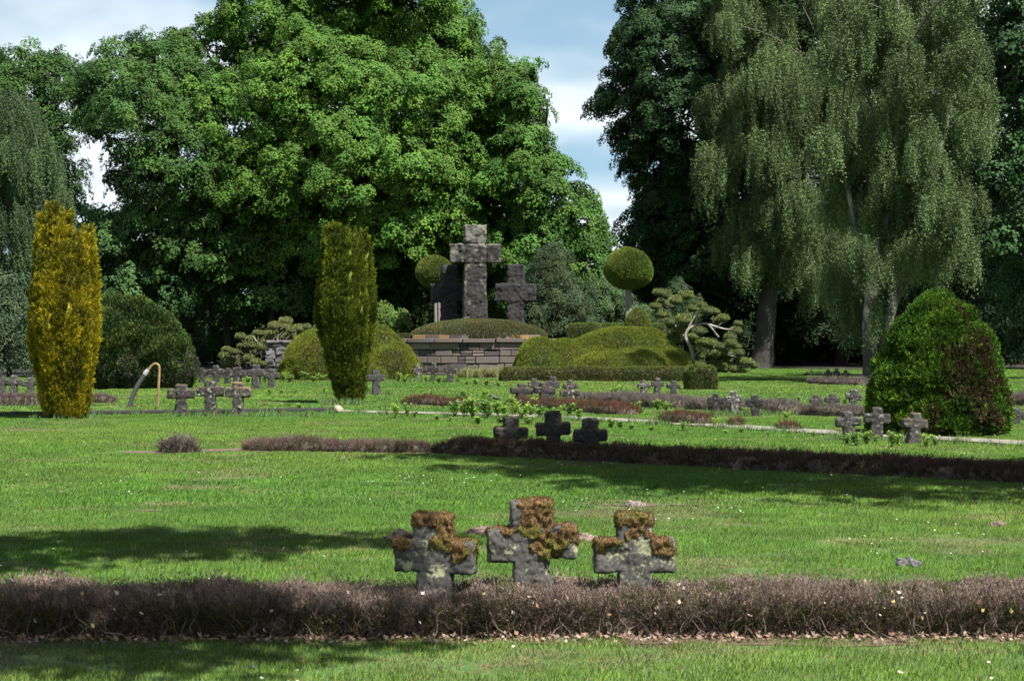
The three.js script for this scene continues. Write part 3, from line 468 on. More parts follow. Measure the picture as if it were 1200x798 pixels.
// feathery conifer right of the crosses
tree('hemlock_tree', 'feathery grey green conifer right beside the tall side cross', [X(648, 93), -93], lobesAt(93, [[650, 300, 16, 22], [645, 325, 26, 24], [655, 350, 34, 24], [640, 372, 36, 22], [672, 375, 30, 20], [630, 345, 20, 20]]), { color: [0.055, 0.082, 0.04], spray: sprayFine, mat: needleMat, r: 0.12, per: 7, clump: 0.5, size: 0.75, dense: 1.2, floor: 0.1 });
tree('broadleaf_shrub', 'light green shrub between the conifer and the ball topiary', [X(712, 95), -95], lobesAt(95, [[705, 352, 24, 24], [725, 365, 26, 18], [690, 372, 24, 16], [752, 368, 22, 14]]), { color: [0.06, 0.105, 0.04], spray: sprayFine, r: 0.06, per: 6, clump: 0.5, size: 0.8, floor: 0.1, category: 'shrub', top: 2 });
tree('broadleaf_shrub', 'low leafy shrub behind the flat hedge beside the left green mound', [X(455, 93), -93], lobesAt(93, [[450, 372, 14, 10], [462, 376, 16, 10], [440, 380, 14, 10]]), { color: [0.1, 0.17, 0.03], spray: sprayOak, r: 0.04, per: 6, clump: 0.35, size: 0.6, floor: 0.1, category: 'shrub', top: 1.6 });
tree('broadleaf_shrub', 'loose green shrub behind the top of the cloud pruned pine', [X(800, 97), -97], lobesAt(97, [[795, 345, 12, 14], [800, 362, 18, 14], [785, 375, 18, 14]]), { color: [0.05, 0.09, 0.035], spray: sprayFine, r: 0.05, per: 6, clump: 0.4, size: 0.7, floor: 0.1, category: 'shrub', top: 2 });
// trees outside the view whose shade falls on the near lawn and on the second row
reseed(101);
const shade = (label, b, lobes) => tree('lime_tree', label, b, lobes, { color: MAPLE, r: 0.3, per: 6, clump: 0.9, dense: 1.1, group: 'shade trees beside the viewer' });
shade('lime tree out of view shading the end of the front heather hedge', [-5.4, -8.6], [[1.2, 8.4, -7.6, 1.1, 0.9, 0.8], [-0.4, 8.8, -7.7, 1.4, 1.1, 1.0], [-2.2, 8.6, -8.0, 1.5, 1.1, 1.3], [1.2, 8.4, -12.3, 1.2, 0.9, 0.8], [-0.3, 8.6, -12.4, 1.5, 1.1, 1.0], [-2.0, 8.8, -12.0, 1.6, 1.2, 1.4], [-3.4, 9, -9.8, 1.4, 1.1, 1.6], [-5, 9.4, -8.4, 2, 1.6, 1.8], [-6.6, 9, -9.4, 1.8, 1.5, 1.8]]);
shade('lime tree out of view shading the second row of crosses', [9.6, -19.4], [[7.2, 9, -20.7, 3.2, 1.9, 2.4], [10.2, 9.8, -19.9, 3, 2.2, 2.6], [5.0, 8.6, -21.8, 2.0, 1.3, 1.7], [4.2, 8.4, -23.0, 1.5, 1.1, 1.3], [3.4, 8.5, -23.6, 1.2, 0.9, 1.1], [12.4, 9.2, -18.5, 2.4, 1.8, 2.2], [9.0, 8.6, -17.7, 2.2, 1.4, 1.6], [6.4, 8.4, -18.3, 1.6, 1.1, 1.2], [11.6, 8.8, -16.3, 2, 1.4, 1.6], [7.6, 11, -20.4, 2.6, 1.5, 2]]);

// ---------------------------------------------------------------- monument: curved retaining wall, terrace, three tall crosses
reseed(201);
const WALLC = at(556, 440, 89.6), WALLR = 5.4, WALLBASE = gh(WALLC.x, -84.3);   // centre of the wall's curve; its face stands at about 84 m
{
  const wall = thing('retaining_wall', 'low curved retaining wall of pinkish grey sandstone blocks below the tall crosses', 'wall', [WALLC.x, WALLBASE, WALLC.z]);
  const blockG = [0, 1, 2, 3].map((s) => { const g = new RoundedBoxGeometry(1, 1, 1, 3, 0.06), p = g.attributes.position; for (let i = 0; i < p.count; i++) { const x = p.getX(i), y = p.getY(i), z = p.getZ(i); p.setXYZ(i, x + 0.02 * noise(x * 4 + s * 9, y * 4, z * 4), y + 0.04 * noise(x * 3, y * 3 + s * 7, z * 3), z + 0.06 * noise(x * 2.4, y * 2.4, z * 2.4 + s * 5)); } g.computeVertexNormals(); return g; });
  const tones = [[0.19, 0.145, 0.138], [0.14, 0.115, 0.112], [0.24, 0.19, 0.18], [0.1, 0.088, 0.09], [0.16, 0.135, 0.132], [0.078, 0.072, 0.077], [0.17, 0.15, 0.13]].map((c) => std(c, 0.95, { map: tile2(64, 0, (n) => { const t = 0.8 + 0.35 * n(6, c[0] * 50) + 0.3 * n(16, c[1] * 90); return [t, t, t * 0.98]; }) }));
  const rustTone = std([0.2, 0.12, 0.05]);
  const core = new THREE.CylinderGeometry(WALLR - 0.2, WALLR - 0.2, 1.46, 64, 1, false, -0.75, 1.5); core.translate(0, 0.7, 0); mesh('mortar_core', core, std([0.09, 0.082, 0.075]), wall);
  const rows = [[-0.06, 0.2, 0.9], [0.15, 0.33, 0.85], [0.49, 0.29, 0.75], [0.79, 0.25, 0.8], [1.05, 0.3, 0.85]];
  for (const [y0, h, avg] of rows) {
    let a = -0.66 - rnd() * 0.1;
    while (a < 0.66) {
      const split = a > -0.16 && a < 0.02 && y0 > 0.1, w = (split ? rr(0.3, 0.5) : avg * rr(0.6, 1.55)) / WALLR, parts = split || rnd() < 0.16 ? 2 : 1;
      for (let q = 0; q < parts; q++) { const hh = h / parts, m = mesh('stone_block', blockG[Math.floor(rnd() * 4)], tones[Math.floor(rnd() * 7)], wall), R = WALLR - 0.14 + rr(-0.03, 0.03), c = a + w / 2; m.position.set(Math.sin(c) * R, y0 + hh * (q + 0.5), Math.cos(c) * R); m.rotation.set(rr(-0.02, 0.02), c, rr(-0.012, 0.012)); m.scale.set(w * WALLR - 0.03, hh - 0.025, 0.3); }
      a += w;
    }
  }
  let a = -0.7; while (a < 0.7) { const w = rr(0.7, 1.5) / WALLR, m = mesh('cap_stone', blockG[Math.floor(rnd() * 4)], tones[[0, 2, 4, 1][Math.floor(rnd() * 4)]], wall), c = a + w / 2; m.position.set(Math.sin(c) * (WALLR - 0.1), 1.43 + rr(-0.01, 0.01), Math.cos(c) * (WALLR - 0.1)); m.rotation.y = c; m.scale.set(w * WALLR - 0.02, 0.15, 0.52); a += w; }
  // rusty coloured coping pieces under the hedge
  a = -0.5; while (a < 0.5) { const w = rr(0.2, 0.7) / WALLR, m = mesh('coping_stone', blockG[Math.floor(rnd() * 4)], rnd() < 0.3 ? rustTone : tones[Math.floor(rnd() * 7)], wall), c = a + w / 2; m.position.set(Math.sin(c) * (WALLR - 0.42), 1.57, Math.cos(c) * (WALLR - 0.42)); m.rotation.y = c; m.scale.set(w * WALLR - 0.03, 0.16, 0.4); a += w; }
}
{ const g = new THREE.CylinderGeometry(WALLR - 0.45, WALLR + 0.6, 1.5, 48); g.translate(0, 0.72, 0); const m = mesh('terrace', g, std([0.09, 0.07, 0.045], 1, { map: litterTex }), null, 'structure'); m.position.set(WALLC.x, WALLBASE, WALLC.z - 1.2); tag(m, 'raised earth terrace carrying the three tall crosses', 'terrace'); }

// ---------------------------------------------------------------- crosses
// rough stone cross, origin at the ground; sizes in metres. returns the distance function too
function crossShape(o) {
  const { W, H, dep } = o, armHi = H * o.armHi, armLo = H * o.armLo, s = o.seed, R = o.round ?? 0.03, rough = o.rough;
  return (x0, y, z0) => {
    const y1 = y - H * 0.5, x1 = x0 - (o.lean ?? 0) * y, z1 = z0;
    const nz = rough * (fbm(x0 * o.f + s, y * o.f, z0 * o.f + s, 3) + 0.45 * noise(x0 * o.f * 3.1, y * o.f * 3.1 + s, z0 * o.f * 3.1));
    const hw = lerp(o.shB, o.shT, clamp(y / armLo)) * W * 0.5;
    const shaft = sdBox(x1, y - armHi * 0.5 + 0.1, z1, hw, armHi * 0.5 + 0.1, dep * 0.5 * lerp(1.1, 1, clamp(y / armLo)), R);
    const arm = sdBox(x1 - (o.armX ?? 0) * W, y - (armHi + armLo) / 2 - (o.armTilt ?? 0) * x1, z1, W * 0.5, (armHi - armLo) / 2 * (0.96 + (o.flare ?? 0) * Math.abs(x1) / W), dep * 0.5, R);
    const head = sdBox(x1, y - (H + armLo) / 2, z1, o.head * W * 0.5, (H - armLo) / 2, dep * 0.48, R * (o.headRound ?? 1.3));
    let d = smin(smin(shaft, arm, R * 0.6), head, R * 0.6) + nz * 2;
    if (o.pale) { const hw0 = o.shT * W * 0.5; if (y > armLo) d += 0.05 * Math.exp(-(((Math.abs(x1) - hw0) / 0.05) ** 2)) * (y < armHi) + 0.05 * Math.exp(-(((y - armHi) / 0.05) ** 2)) * (Math.abs(x1) < hw0); else d += 0.05 * Math.exp(-(((y - armLo) / 0.05) ** 2)); }
    if (o.chip) { const q = fbm(x0 * 5 + s * 2, y * 5, z0 * 5 - s, 3); d += o.chip * Math.max(0, q - 0.05) * 3 + 0.004 * noise(x0 * 48, y * 48, z0 * 48 + s); }
    return d;
  };
}
const stoneMat = std([1, 1, 1], 0.95, { vertexColors: true });
function stonePaint(o) {
  const s = o.seed * 3.7, q = o.grain, base = o.stone, lic = o.lichen ?? [0.34, 0.36, 0.22];
  return (x, y, z, nx, ny, nz) => {
    const t = 0.82 + 0.9 * fbm(x * q * 2 + s, y * q * 2, z * q * 2, 3) + 0.4 * noise(x * q * 7, y * q * 7, z * q * 7 + s);
    let c = [base[0] * t, base[1] * t, base[2] * t];
    const B = o.bigLichen ?? q, l = fbm(x * B + s, y * B + 4, z * B, 5) * 1.15 + 0.3 * noise(x * q * 3, y * q * 3 + s, z * q * 3), k = smooth(0.31 - (o.licAmt ?? 0), 0.39 - (o.licAmt ?? 0), l);
    c = mixc(c, lic, k * 0.85);
    if (o.white) { const w = fbm(x * q * 1.4 - s, y * q * 1.4, z * q * 1.4 + 9, 3); c = mixc(c, [0.24, 0.24, 0.225], smooth(0.32 - o.white, 0.46 - o.white, w)); }
    if (o.pale) { const w = fbm(x * 1.7 + s, y * 1.7, z * 1.7, 4) + 0.25 * noise(x * 9, y * 9, z * 9 + s), e = Math.max(0.46 * (y > o.H * o.armHi - 0.05), 0.4 * (x < -o.W * 0.24 && y > o.H * 0.6), 0.22 * (x < -o.W * 0.18), 0.1 * (y > o.H * 0.64)); c = mixc(c, [0.125, 0.12, 0.112], smooth(0.2, 0.5, w + e) * 0.9); }  // pale lichen on the head; lit left arm and left edge painted into the stone
    if (o.crust) { const w = fbm(x * q * 1.1 + s, y * q * 1.1 + 2, z * q * 1.1, 3) + 0.35 * (ny > 0.3) + 0.12 * (y > o.H * o.armLo); c = mixc(c, o.crustC ?? [0.06, 0.043, 0.028], smooth(0.34 - o.crust, 0.5 - o.crust, w)); }
    return [c[0], c[1] * 0.99, c[2] * 0.92];
  };
}
function stoneCross(name, o, pos, label, group, parentless) {
  const f = crossShape(o), pad = 0.06 + o.rough * 2, geo = netMesh(f, [-o.W / 2 - pad, -0.14, -o.dep / 2 - pad], [o.W / 2 + pad, o.H + pad, o.dep / 2 + pad], o.cell, stonePaint(o));
  if (o.moss) {
    const g = thing(name, label, 'cross', pos, group); g.rotation.y = o.turn ?? 0; g.rotation.z = o.tilt ?? 0; mesh('cross_body', geo, stoneMat, g);
    const mf = (x, y, z) => Math.max(f(x, y, z) - 0.007 - 0.014 * fbm(x * 26, y * 26 + o.seed, z * 26, 2) * 2, -(o.moss(x, y, z) + 0.1 * fbm(x * 13 + o.seed, y * 13, z * 13, 4)));
    const mg = netMesh(mf, [-o.W / 2 - 0.1, 0, -o.dep / 2 - 0.1], [o.W / 2 + 0.1, o.H + 0.1, o.dep / 2 + 0.1], o.cell, (x, y, z) => { const t = 0.75 + 0.6 * Math.abs(noise(x * 60, y * 60, z * 60)), k = smooth(-0.12, 0.2, fbm(x * 8 + o.seed, y * 8 + 3, z * 8, 2) - 0.12 * (y > o.H * 0.8)); return mixc([0.125, 0.07, 0.026], [0.095, 0.082, 0.014], k).map((q) => q * t); });
    mesh('moss_cushion', mg, std([1, 1, 1], 1, { vertexColors: true }), g);
    const tf = new Copies(); overSurface(mg, 9000, (x, y, z, nx, ny, nz) => { const k = smooth(-0.12, 0.2, fbm(x * 8 + o.seed, y * 8 + 3, z * 8, 2) - 0.12 * (y > o.H * 0.8)), c = mixc([0.13, 0.08, 0.034], [0.11, 0.098, 0.02], k), t = rr(0.4, 1.3); tf.add(x, y, z, nx + rr(-0.7, 0.7), ny + 0.5, nz + rr(-0.7, 0.7), rr(0, 6), 0.01, rr(0.006, 0.015), c[0] * t, c[1] * t, c[2] * t); });
    tf.build('moss_fibres', mossTuft, leafy(0.1), g);
    return g;
  }
  const m = mesh(name, geo, stoneMat); m.position.set(...pos); m.rotation.y = o.turn ?? 0; m.rotation.z = o.tilt ?? 0; tag(m, label, 'cross', group); return m;
}
const mossTuft = (() => { const s = new Soup(); for (let i = 0; i < 5; i++) { const a = rr(0, 6.283), b = s.v(Math.cos(a) * 0.25, 0, Math.sin(a) * 0.25), c = s.v(-Math.cos(a) * 0.25, 0, -Math.sin(a) * 0.25), d = s.v(rr(-0.8, 0.8), rr(0.6, 1.1), rr(-0.8, 0.8)); s.t(b, c, d); } return s.geo(); })();

// three near crosses, in the heather bed
reseed(211);
{
  const D = 11.86, put = (px) => { const x = X(px, D); return [x, gh(x, -D), frontZ(x)]; };
  const common = { dep: 0.17, armLo: 0.5, armHi: 0.78, shB: 0.5, shT: 0.43, head: 0.45, cell: 0.0068, rough: 0.0065, f: 9, chip: 0.02, grain: 24, round: 0.017, stone: [0.066, 0.065, 0.065], lichen: [0.24, 0.25, 0.16], licAmt: 0.12, bigLichen: 6.5, flare: 0.12 };
  stoneCross('mossy_stone_cross', { ...common, W: 0.47, H: 0.668, armLo: 0.5, armHi: 0.78, head: 0.47, shT: 0.43, shB: 0.46, lean: -0.03, armTilt: -0.04, seed: 3, turn: -0.12, moss: (x, y, z) => Math.max(Math.min((y - 0.58) * 1.2, 0.1), 0.085 - Math.hypot((x - 0.16) * 1.1, y - 0.47), 0.1 - Math.hypot(x - 0.06, (y - 0.54) * 0.9), 0.045 - Math.hypot((x + 0.19) * 0.6, y - 0.51)) - 0.02 }, put(512), 'mossy grey stone cross with moss spilling down one side of its head', 'mossy crosses in the front heather bed');
  stoneCross('mossy_stone_cross', { ...common, W: 0.51, H: 0.748, armLo: 0.535, armHi: 0.8, head: 0.47, shT: 0.42, shB: 0.46, armTilt: 0.03, tilt: 0.02, seed: 8, turn: 0.05, moss: (x, y, z) => Math.max(0.13 - Math.hypot(x - 0.04, (y - 0.66) * 0.75), 0.1 - Math.hypot((x - 0.1) * 0.8, y - 0.5), 0.07 - Math.hypot((x - 0.2) * 0.8, y - 0.56), 0.035 - Math.hypot((x + 0.17) * 0.35, y - 0.585)) - 0.015 }, put(625), 'tallest mossy grey cross with moss hanging over its centre', 'mossy crosses in the front heather bed');
  stoneCross('mossy_stone_cross', { ...common, W: 0.465, H: 0.668, armLo: 0.5, armHi: 0.79, head: 0.44, shT: 0.41, shB: 0.44, licAmt: 0.17, seed: 14, turn: 0.02, moss: (x, y, z) => Math.max(Math.min((y - 0.58), 0.08), 0.055 - Math.hypot((x + 0.165) * 0.55, y - 0.5), 0.06 - Math.hypot((x - 0.17) * 0.6, y - 0.49), 0.05 - Math.hypot(x * 0.5, (y - 0.57))) - 0.012 }, put(743.5), 'squat grey cross with moss capping its head and both arms', 'mossy crosses in the front heather bed');
}
// all the other small crosses: [px, width px, top py, ground py, options]
reseed(221);
function smallCross(px, wpx, top, base, o, label, group) {
  const p = o.D ? at(px, 0, o.D) : groundAt(px, base); if (o.D) p.y = gh(p.x, p.z); const D = -p.z, W = wpx / F * D, H = EYE + (HZ - top) / F * D - p.y;
  return stoneCross('stone_cross', { W, H, dep: W * 0.36, armLo: 0.5, armHi: 0.8, shB: rr(0.46, 0.56), shT: rr(0.38, 0.46), head: rr(0.38, 0.48), cell: W / 26, rough: W * 0.03, f: 4.2 / W, grain: 5 / W, round: W * 0.07, seed: rr(0, 60), turn: rr(-0.25, 0.25), tilt: rr(-0.05, 0.05), stone: [0.0255, 0.0240, 0.0245], lichen: [0.12, 0.118, 0.105], licAmt: 0.04, ...o }, p.toArray(), label, group);
}
const set = (list, o, label, group) => list.forEach(([px, w, t, b, extra], i) => smallCross(px, w, t, b, { ...o, ...extra }, Array.isArray(label) ? label[i] : label, group));
set([[598, 40, 487.5, 0, { D: 28.05 }], [649.5, 41, 481.5, 0, { D: 27.5, head: 0.47, armLo: 0.48, armHi: 0.76 }], [692, 40, 490, 0, { D: 27.15 }]], { stone: [0.0204, 0.0194, 0.0199], crust: 0.02, crustC: [0.05, 0.036, 0.022], licAmt: -0.06, dep: 0.16, armLo: 0.44, armHi: 0.74, head: 0.46, shB: 0.45, cell: 0.014 }, ['blackened stone cross with rounded head behind the dark hedge, its arms low', 'tallest of three blackened crosses behind the dark hedge', 'short blackened cross behind the dark hedge with browned head'], 'blackened crosses behind the dark hedge');
set([[211.5, 32, 450, 489, { crust: 0.12 }], [246, 31.5, 446.5, 488.5, { white: 0.2 }], [278.5, 30, 447.5, 489, { white: 0.12, crust: 0.08, stone: [0.0459, 0.0433, 0.0433], crustC: [0.13, 0.085, 0.045] }]], { licAmt: 0.1, armLo: 0.56, armHi: 0.86, shB: 0.5, shT: 0.36, head: 0.44, cell: 0.016, crust: 0.02 }, ['dark brown crusted cross by the dark edging, slightly hunched', 'cross by the dark edging with white lichen down its shaft', 'cross by the dark edging with rust coloured foot'], 'three crosses by the dark edging');
set([[236, 15.5, 431, 449], [253, 18, 428, 449], [266, 14, 431, 450], [277.5, 20, 430, 453, { white: 0.1 }]], { licAmt: 0.06 }, 'small weathered cross in the row before the wood, near the dark pine bush', 'crosses near the pine bush');
set([[300, 21, 427, 456], [318, 18, 432, 455]], { stone: [0.0459, 0.0433, 0.0459] }, 'grey cross standing before the cloud pruned pine and stone stub', 'crosses before the stone stub');
set([[441, 20.5, 434, 464]], { stone: [0.0408, 0.0388, 0.0408], armLo: 0.58, armHi: 0.84 }, 'single grey cross standing alone beside the slim green column yew');
set([[491, 12, 427, 447, { white: 0.2, tilt: 0.16 }], [508, 14, 425, 447], [527, 14.5, 427, 448.5]], { licAmt: 0.08 }, ['whitish leaning cross among weeds below the retaining wall', 'dark cross between two others among weeds below the retaining wall', 'dark cross below the retaining wall next to the pale grass tufts'], 'crosses below the retaining wall');
set([[610.5, 27, 449, 474.5], [637.5, 25.5, 448, 474.5], [668.5, 24, 452, 476, { white: 0.2 }]], { stone: [0.0296, 0.0265, 0.0275], crust: 0.02 }, ['broad dark cross behind leafy weeds, nearest the black bird', 'dark broad cross in the middle of the row behind the red brown heather', 'dark cross with white speckled shaft behind the red brown heather'], 'dark crosses behind the red brown heather');
set([[626.5, 15.5, 443.5, 463], [647, 17, 441, 468], [669, 18, 445, 465.5]], { stone: [0.0433, 0.0408, 0.0439] }, 'grey cross half hidden behind the dark crosses at the red brown heather', 'grey crosses behind the dark crosses');
set([[755, 16, 446, 463.5, { white: 0.25 }], [770, 15, 443, 463.5], [789.5, 16.5, 446, 464.5]], { stone: [0.0398, 0.0377, 0.0408] }, ['grey cross with white topped head beside the sculpted green mound', 'upright grey cross, tallest of three below the sculpted mound', 'grey cross below the sculpted mound nearest its boxy hedge end'], 'crosses below the sculpted mound');
set([[839, 19.5, 461, 486], [861, 20.5, 458, 487, { white: 0.25, stone: [0.0561, 0.0551, 0.0561] }], [886, 20.5, 462.5, 489]], { stone: [0.0229, 0.0214, 0.0245] }, ['dark cross next to the pale faced one in grass before the grey heather', 'pale faced cross between two dark ones before the grey heather', 'dark upright cross before the grey heather, furthest from the boxy hedge end'], 'crosses before the grey heather');
set([[957, 16.5, 463, 482], [976, 18, 461.5, 482], [999, 20, 456, 481, { tilt: -0.12, white: 0.2 }]], { stone: [0.0357, 0.0337, 0.0357] }, ['low dark cross half sunk behind the grey heather strip by the birch', 'second dark cross half sunk behind the grey heather strip by the birch', 'pale tilted cross behind the grey heather strip by the birch'], 'crosses behind the grey heather strip');
set([[971, 9, 433, 447], [980.5, 9, 432.5, 447], [992, 10, 434, 448]], { stone: [0.0663, 0.0638, 0.0612] }, 'tiny distant grey cross behind the heather bed by the wooden stake', 'distant crosses by the stake');
set([[996, 31, 482, 517, { tilt: 0.06 }], [1028, 31, 477, 515.5], [1071, 31, 483, 521, { tilt: -0.08, white: 0.1, crust: 0.1 }]], { stone: [0.0408, 0.0398, 0.0408], white: 0.1, licAmt: 0.06, cell: 0.015 }, ['rough lichen grey cross beside the round yew, hugged by bright weeds', 'tallest lichen grey cross beside the round yew', 'leaning dark cross right against the round yew'], 'crosses beside the round yew');
set([[2, 14, 441, 463], [14.5, 19, 439.5, 463, { white: 0.15 }], [35, 18.5, 442, 463]], { stone: [0.0459, 0.0449, 0.0459] }, 'grey cross behind the purple heather near the golden column yew', 'crosses behind the purple heather');
set([[1192, 20, 478, 498]], { stone: [0.0433, 0.0423, 0.0433], armLo: 0.3, armHi: 0.8 }, 'squat grey cross just past the round yew');
// the tall crosses
{
  const D = 88, tall = (px, top, wpx, Dd, o, label) => { const p = at(px, 0, Dd), yb = WALLBASE + 1.45, W = wpx / F * Dd, H = EYE + (HZ - top) / F * Dd - yb; stoneCross('tall_stone_cross', { W, H, cell: 0.04, rough: 0.05, f: 2.4, grain: 2.2, round: 0.05, ...o }, [p.x, yb, p.z], label, 'tall crosses on the terrace'); };
  tall(556.5, 264, 59, 88, { dep: 0.8, armLo: 0.665, armHi: 0.835, shB: 0.5, shT: 0.42, head: 0.43, seed: 5.3, stone: [0.024, 0.0225, 0.0235], lichen: [0.11, 0.106, 0.10], licAmt: 0.02, pale: true, turn: 0.08 }, 'tallest dark basalt cross with pale weathered head and painted light on its left side');
  tall(604.3, 310, 48.5, 88.6, { dep: 0.6, armLo: 0.5, armHi: 0.75, shB: 0.44, shT: 0.4, head: 0.4, seed: 9.1, stone: [0.023, 0.0212, 0.0235], licAmt: -0.3, turn: -0.06 }, 'dark basalt side cross in front of the feathery conifer');
  tall(526, 311, 42, 89.2, { dep: 0.6, armLo: 0.5, armHi: 0.75, shB: 0.46, shT: 0.43, head: 0.44, seed: 12.7, stone: [0.023, 0.0212, 0.0235], licAmt: -0.3, turn: 0.22 }, 'dark basalt side cross overlapping the ball topiary and shaded by the tallest');
}

// ---------------------------------------------------------------- clipped evergreen hedges and mounds
const clipSprig = (() => { const s = new Soup(); for (let i = 0; i < 9; i++) { const d = v3(rr(-1, 1), rr(0.3, 1.3), rr(-1, 1)).normalize(); s.leaf(v3(rr(-0.4, 0.4), rr(-0.1, 0.3), rr(-0.4, 0.4)), d, perp(d), rr(0.5, 0.9), rr(0.2, 0.34), rr(0.65, 1.25), 0.15); } return s.geo(); })();
function clipped(name, label, category, f, lo, hi, origin, o) {
  const g = thing(name, label, category, origin.toArray(), o.group), s = o.seed ?? 1;
  const geo = netMesh((x, y, z) => f(x, y, z) + (o.rough ?? 0.05) * fbm(x * 2.1 + s, y * 2.1, z * 2.1, 3) * 2, lo, hi, o.cell ?? 0.09, () => [1, 1, 1]);
  mesh('branch_mass', geo, std([0.07, 0.058, 0.038]), g);
  const c = new Copies(), k = o.size ?? 0.07;
  overSurface(geo, o.dense ?? 560, (x, y, z, nx, ny, nz) => { const w = fbm(x * 1.1 + s, y * 1.1, z * 1.1, 3), t = rr(0.75, 1.25) * (1 + 0.5 * w), h = 0.5 * fbm(x * 0.9, y * 0.9 + 7, z * 0.9 + s, 2); c.add(x, y, z, nx + rr(-0.5, 0.5), ny + rr(-0.5, 0.5), nz + rr(-0.5, 0.5), rr(0, 6.28), k * rr(0.7, 1.3), k * rr(0.7, 1.4), o.color[0] * t * (1 + h), o.color[1] * t, o.color[2] * t); });
  c.build('foliage', clipSprig, needleMat, g); return g;
}
reseed(231);
// works in metres about a ground point; pixels give the outline at the mound's own distance
function moundFn(D, ox, parts, k = 0.35) {
  const e = parts.map(([px, py, rx, ry, dz, rz]) => { const p = at(px, py, D + (dz ?? 0)), s = (D + (dz ?? 0)) / F; return [p.x - ox.x, p.y - ox.y, p.z - ox.z, rx * s, ry * s, rz]; });
  return (x, y, z) => { let d = 1e9; for (const q of e) d = smin(d, sdEll(x - q[0], y - q[1], z - q[2], q[3], q[4], q[5]), k); return d; };
}
const OLIVE = [0.118, 0.148, 0.018];
{
  const D = 77, o = v3(X(700, D), gh(X(700, D), -D), -D);
  clipped('sculpted_hedge_mound', 'large wavy clipped green mound right of the retaining wall', 'hedge', moundFn(D, o, [[632, 440, 30, 44, -0.2, 1.5], [660, 442, 34, 44, 0.9, 1.8], [700, 446, 40, 56, 1.6, 2], [726, 446, 40, 62, 1.8, 1.9], [757, 448, 40, 63, 1.6, 1.9], [706, 450, 44, 36, -0.6, 1.7], [752, 452, 44, 42, -0.4, 1.8], [790, 452, 26, 44, 0.5, 1.6], [800, 458, 20, 28, -0.4, 1.2]], 0.5), [-4.2, -0.3, -4.6], [4.2, 2.4, 3], o, { color: OLIVE, seed: 3, rough: 0.06, group: 'sculpted green mounds' });
  const b = v3(X(700, 73.5), gh(X(700, 73.5), -73.5), -73.5), bx = (px) => X(px, 73.5) - b.x;
  clipped('clipped_low_hedge', 'low clipped hedge band along the foot of the wavy mound', 'hedge', (x, y, z) => sdBox(x - (bx(587) + bx(808)) / 2, y - 0.06, z + 0.0015 * x * x - 0.1, (bx(808) - bx(587)) / 2, 0.4 + 0.08 * noise(x * 0.9, 2, 1), 0.55, 0.2), [-3.9, -0.3, -1], [3.9, 0.9, 1], b, { color: [0.085, 0.1, 0.024], seed: 8, cell: 0.08 });
  const e = groundAt(823, 457), w = 16 / F * e.D;
  clipped('clipped_box_hedge', 'boxy clipped hedge block ending the wavy mound', 'hedge', (x, y, z) => sdBox(x, y - 0.2, z + 0.35, w, 0.48, 0.5, 0.16), [-w - 0.2, -0.3, -1.2], [w + 0.2, 1, 0.5], e, { color: [0.075, 0.1, 0.02], seed: 12, cell: 0.06 });
}
{
  const D = 76, o = v3(X(400, D), gh(X(400, D), -D), -D);
  clipped('sculpted_hedge_mound', 'domed clipped green mound behind the slim green column yew', 'hedge', moundFn(D, o, [[385, 440, 56, 56, 0, 2.0], [440, 430, 40, 47, 1.5, 1.8], [462, 440, 30, 38, 0, 1.3], [425, 448, 30, 22, -1.2, 0.9], [355, 446, 26, 30, -0.3, 1.2]]), [-3, -0.3, -4.2], [3.2, 2.5, 3], o, { color: OLIVE, seed: 23, rough: 0.09, group: 'sculpted green mounds' });
  const h = at(476, 397, 88.5), hy = gh(h.x, h.z);
  clipped('flat_hedge', 'flat topped hedge between the domed mound and the terrace', 'hedge', (x, y, z) => sdBox(x, y - 0.6, z, 1.25, 1.05, 0.7, 0.12), [-1.6, -0.3, -1], [1.6, 2, 1], v3(h.x, hy, h.z), { color: [0.06, 0.075, 0.024], seed: 31 });
  const q = at(722, 384, 84), qy = gh(q.x, q.z);
  clipped('flat_hedge', 'long flat hedge top showing behind the wavy mound', 'hedge', (x, y, z) => sdBox(x, y - 0.85, z, 1.95, 1.22, 0.6, 0.15), [-2.3, -0.4, -1], [2.3, 2.4, 1], v3(q.x, qy, q.z), { color: [0.09, 0.13, 0.03], seed: 37 });
}
clipped('terrace_hedge', 'clipped cushion hedge on top of the retaining wall at the feet of the tall crosses', 'hedge', (x, y, z) => Math.max(sdEll(x, y, z, 2.85, 0.72, 2.2), -y - 0.02), [-3.1, -0.2, -2.5], [3.1, 1, 2.5], v3(X(561, 86.6), WALLBASE + 1.56, -86.6), { color: [0.082, 0.094, 0.036], seed: 41, rough: 0.03, size: 0.06, dense: 700 });
// ball topiaries
function ball(px, py, rx, ry, D, base, stems, label, col) {
  const b = v3(X(px, D), base, -D), c = at(px, py, D), s = D / F;
  const g = clipped('ball_topiary', label, 'topiary', (x, y, z) => { const Y = y - (c.y - b.y); return Y < 0 ? sdEll(x, Y, z, rx * s, ry * s * 0.82, rx * s) : sdEll(x, Y, z, rx * s, ry * s, rx * s); }, [-rx * s - 0.25, c.y - b.y - ry * s - 0.3, -rx * s - 0.25], [rx * s + 0.25, c.y - b.y + ry * s + 0.3, rx * s + 0.25], b, { color: col, seed: px * 0.1, rough: 0.05, cell: 0.07, size: 0.085, dense: 640, group: 'ball topiaries on stems' });
  mesh('trunk', mergeGeometries(stems.map(([x, r]) => stem([[x * s, -0.2, 0, r * 1.2], [x * s * 0.9, (c.y - b.y) * 0.4, 0, r], [x * s * 0.7, c.y - b.y, 0, r * 0.8]], 8, 5, 0.1, barkTone))), std([0.2, 0.185, 0.17], 1, { vertexColors: true }), g);
}
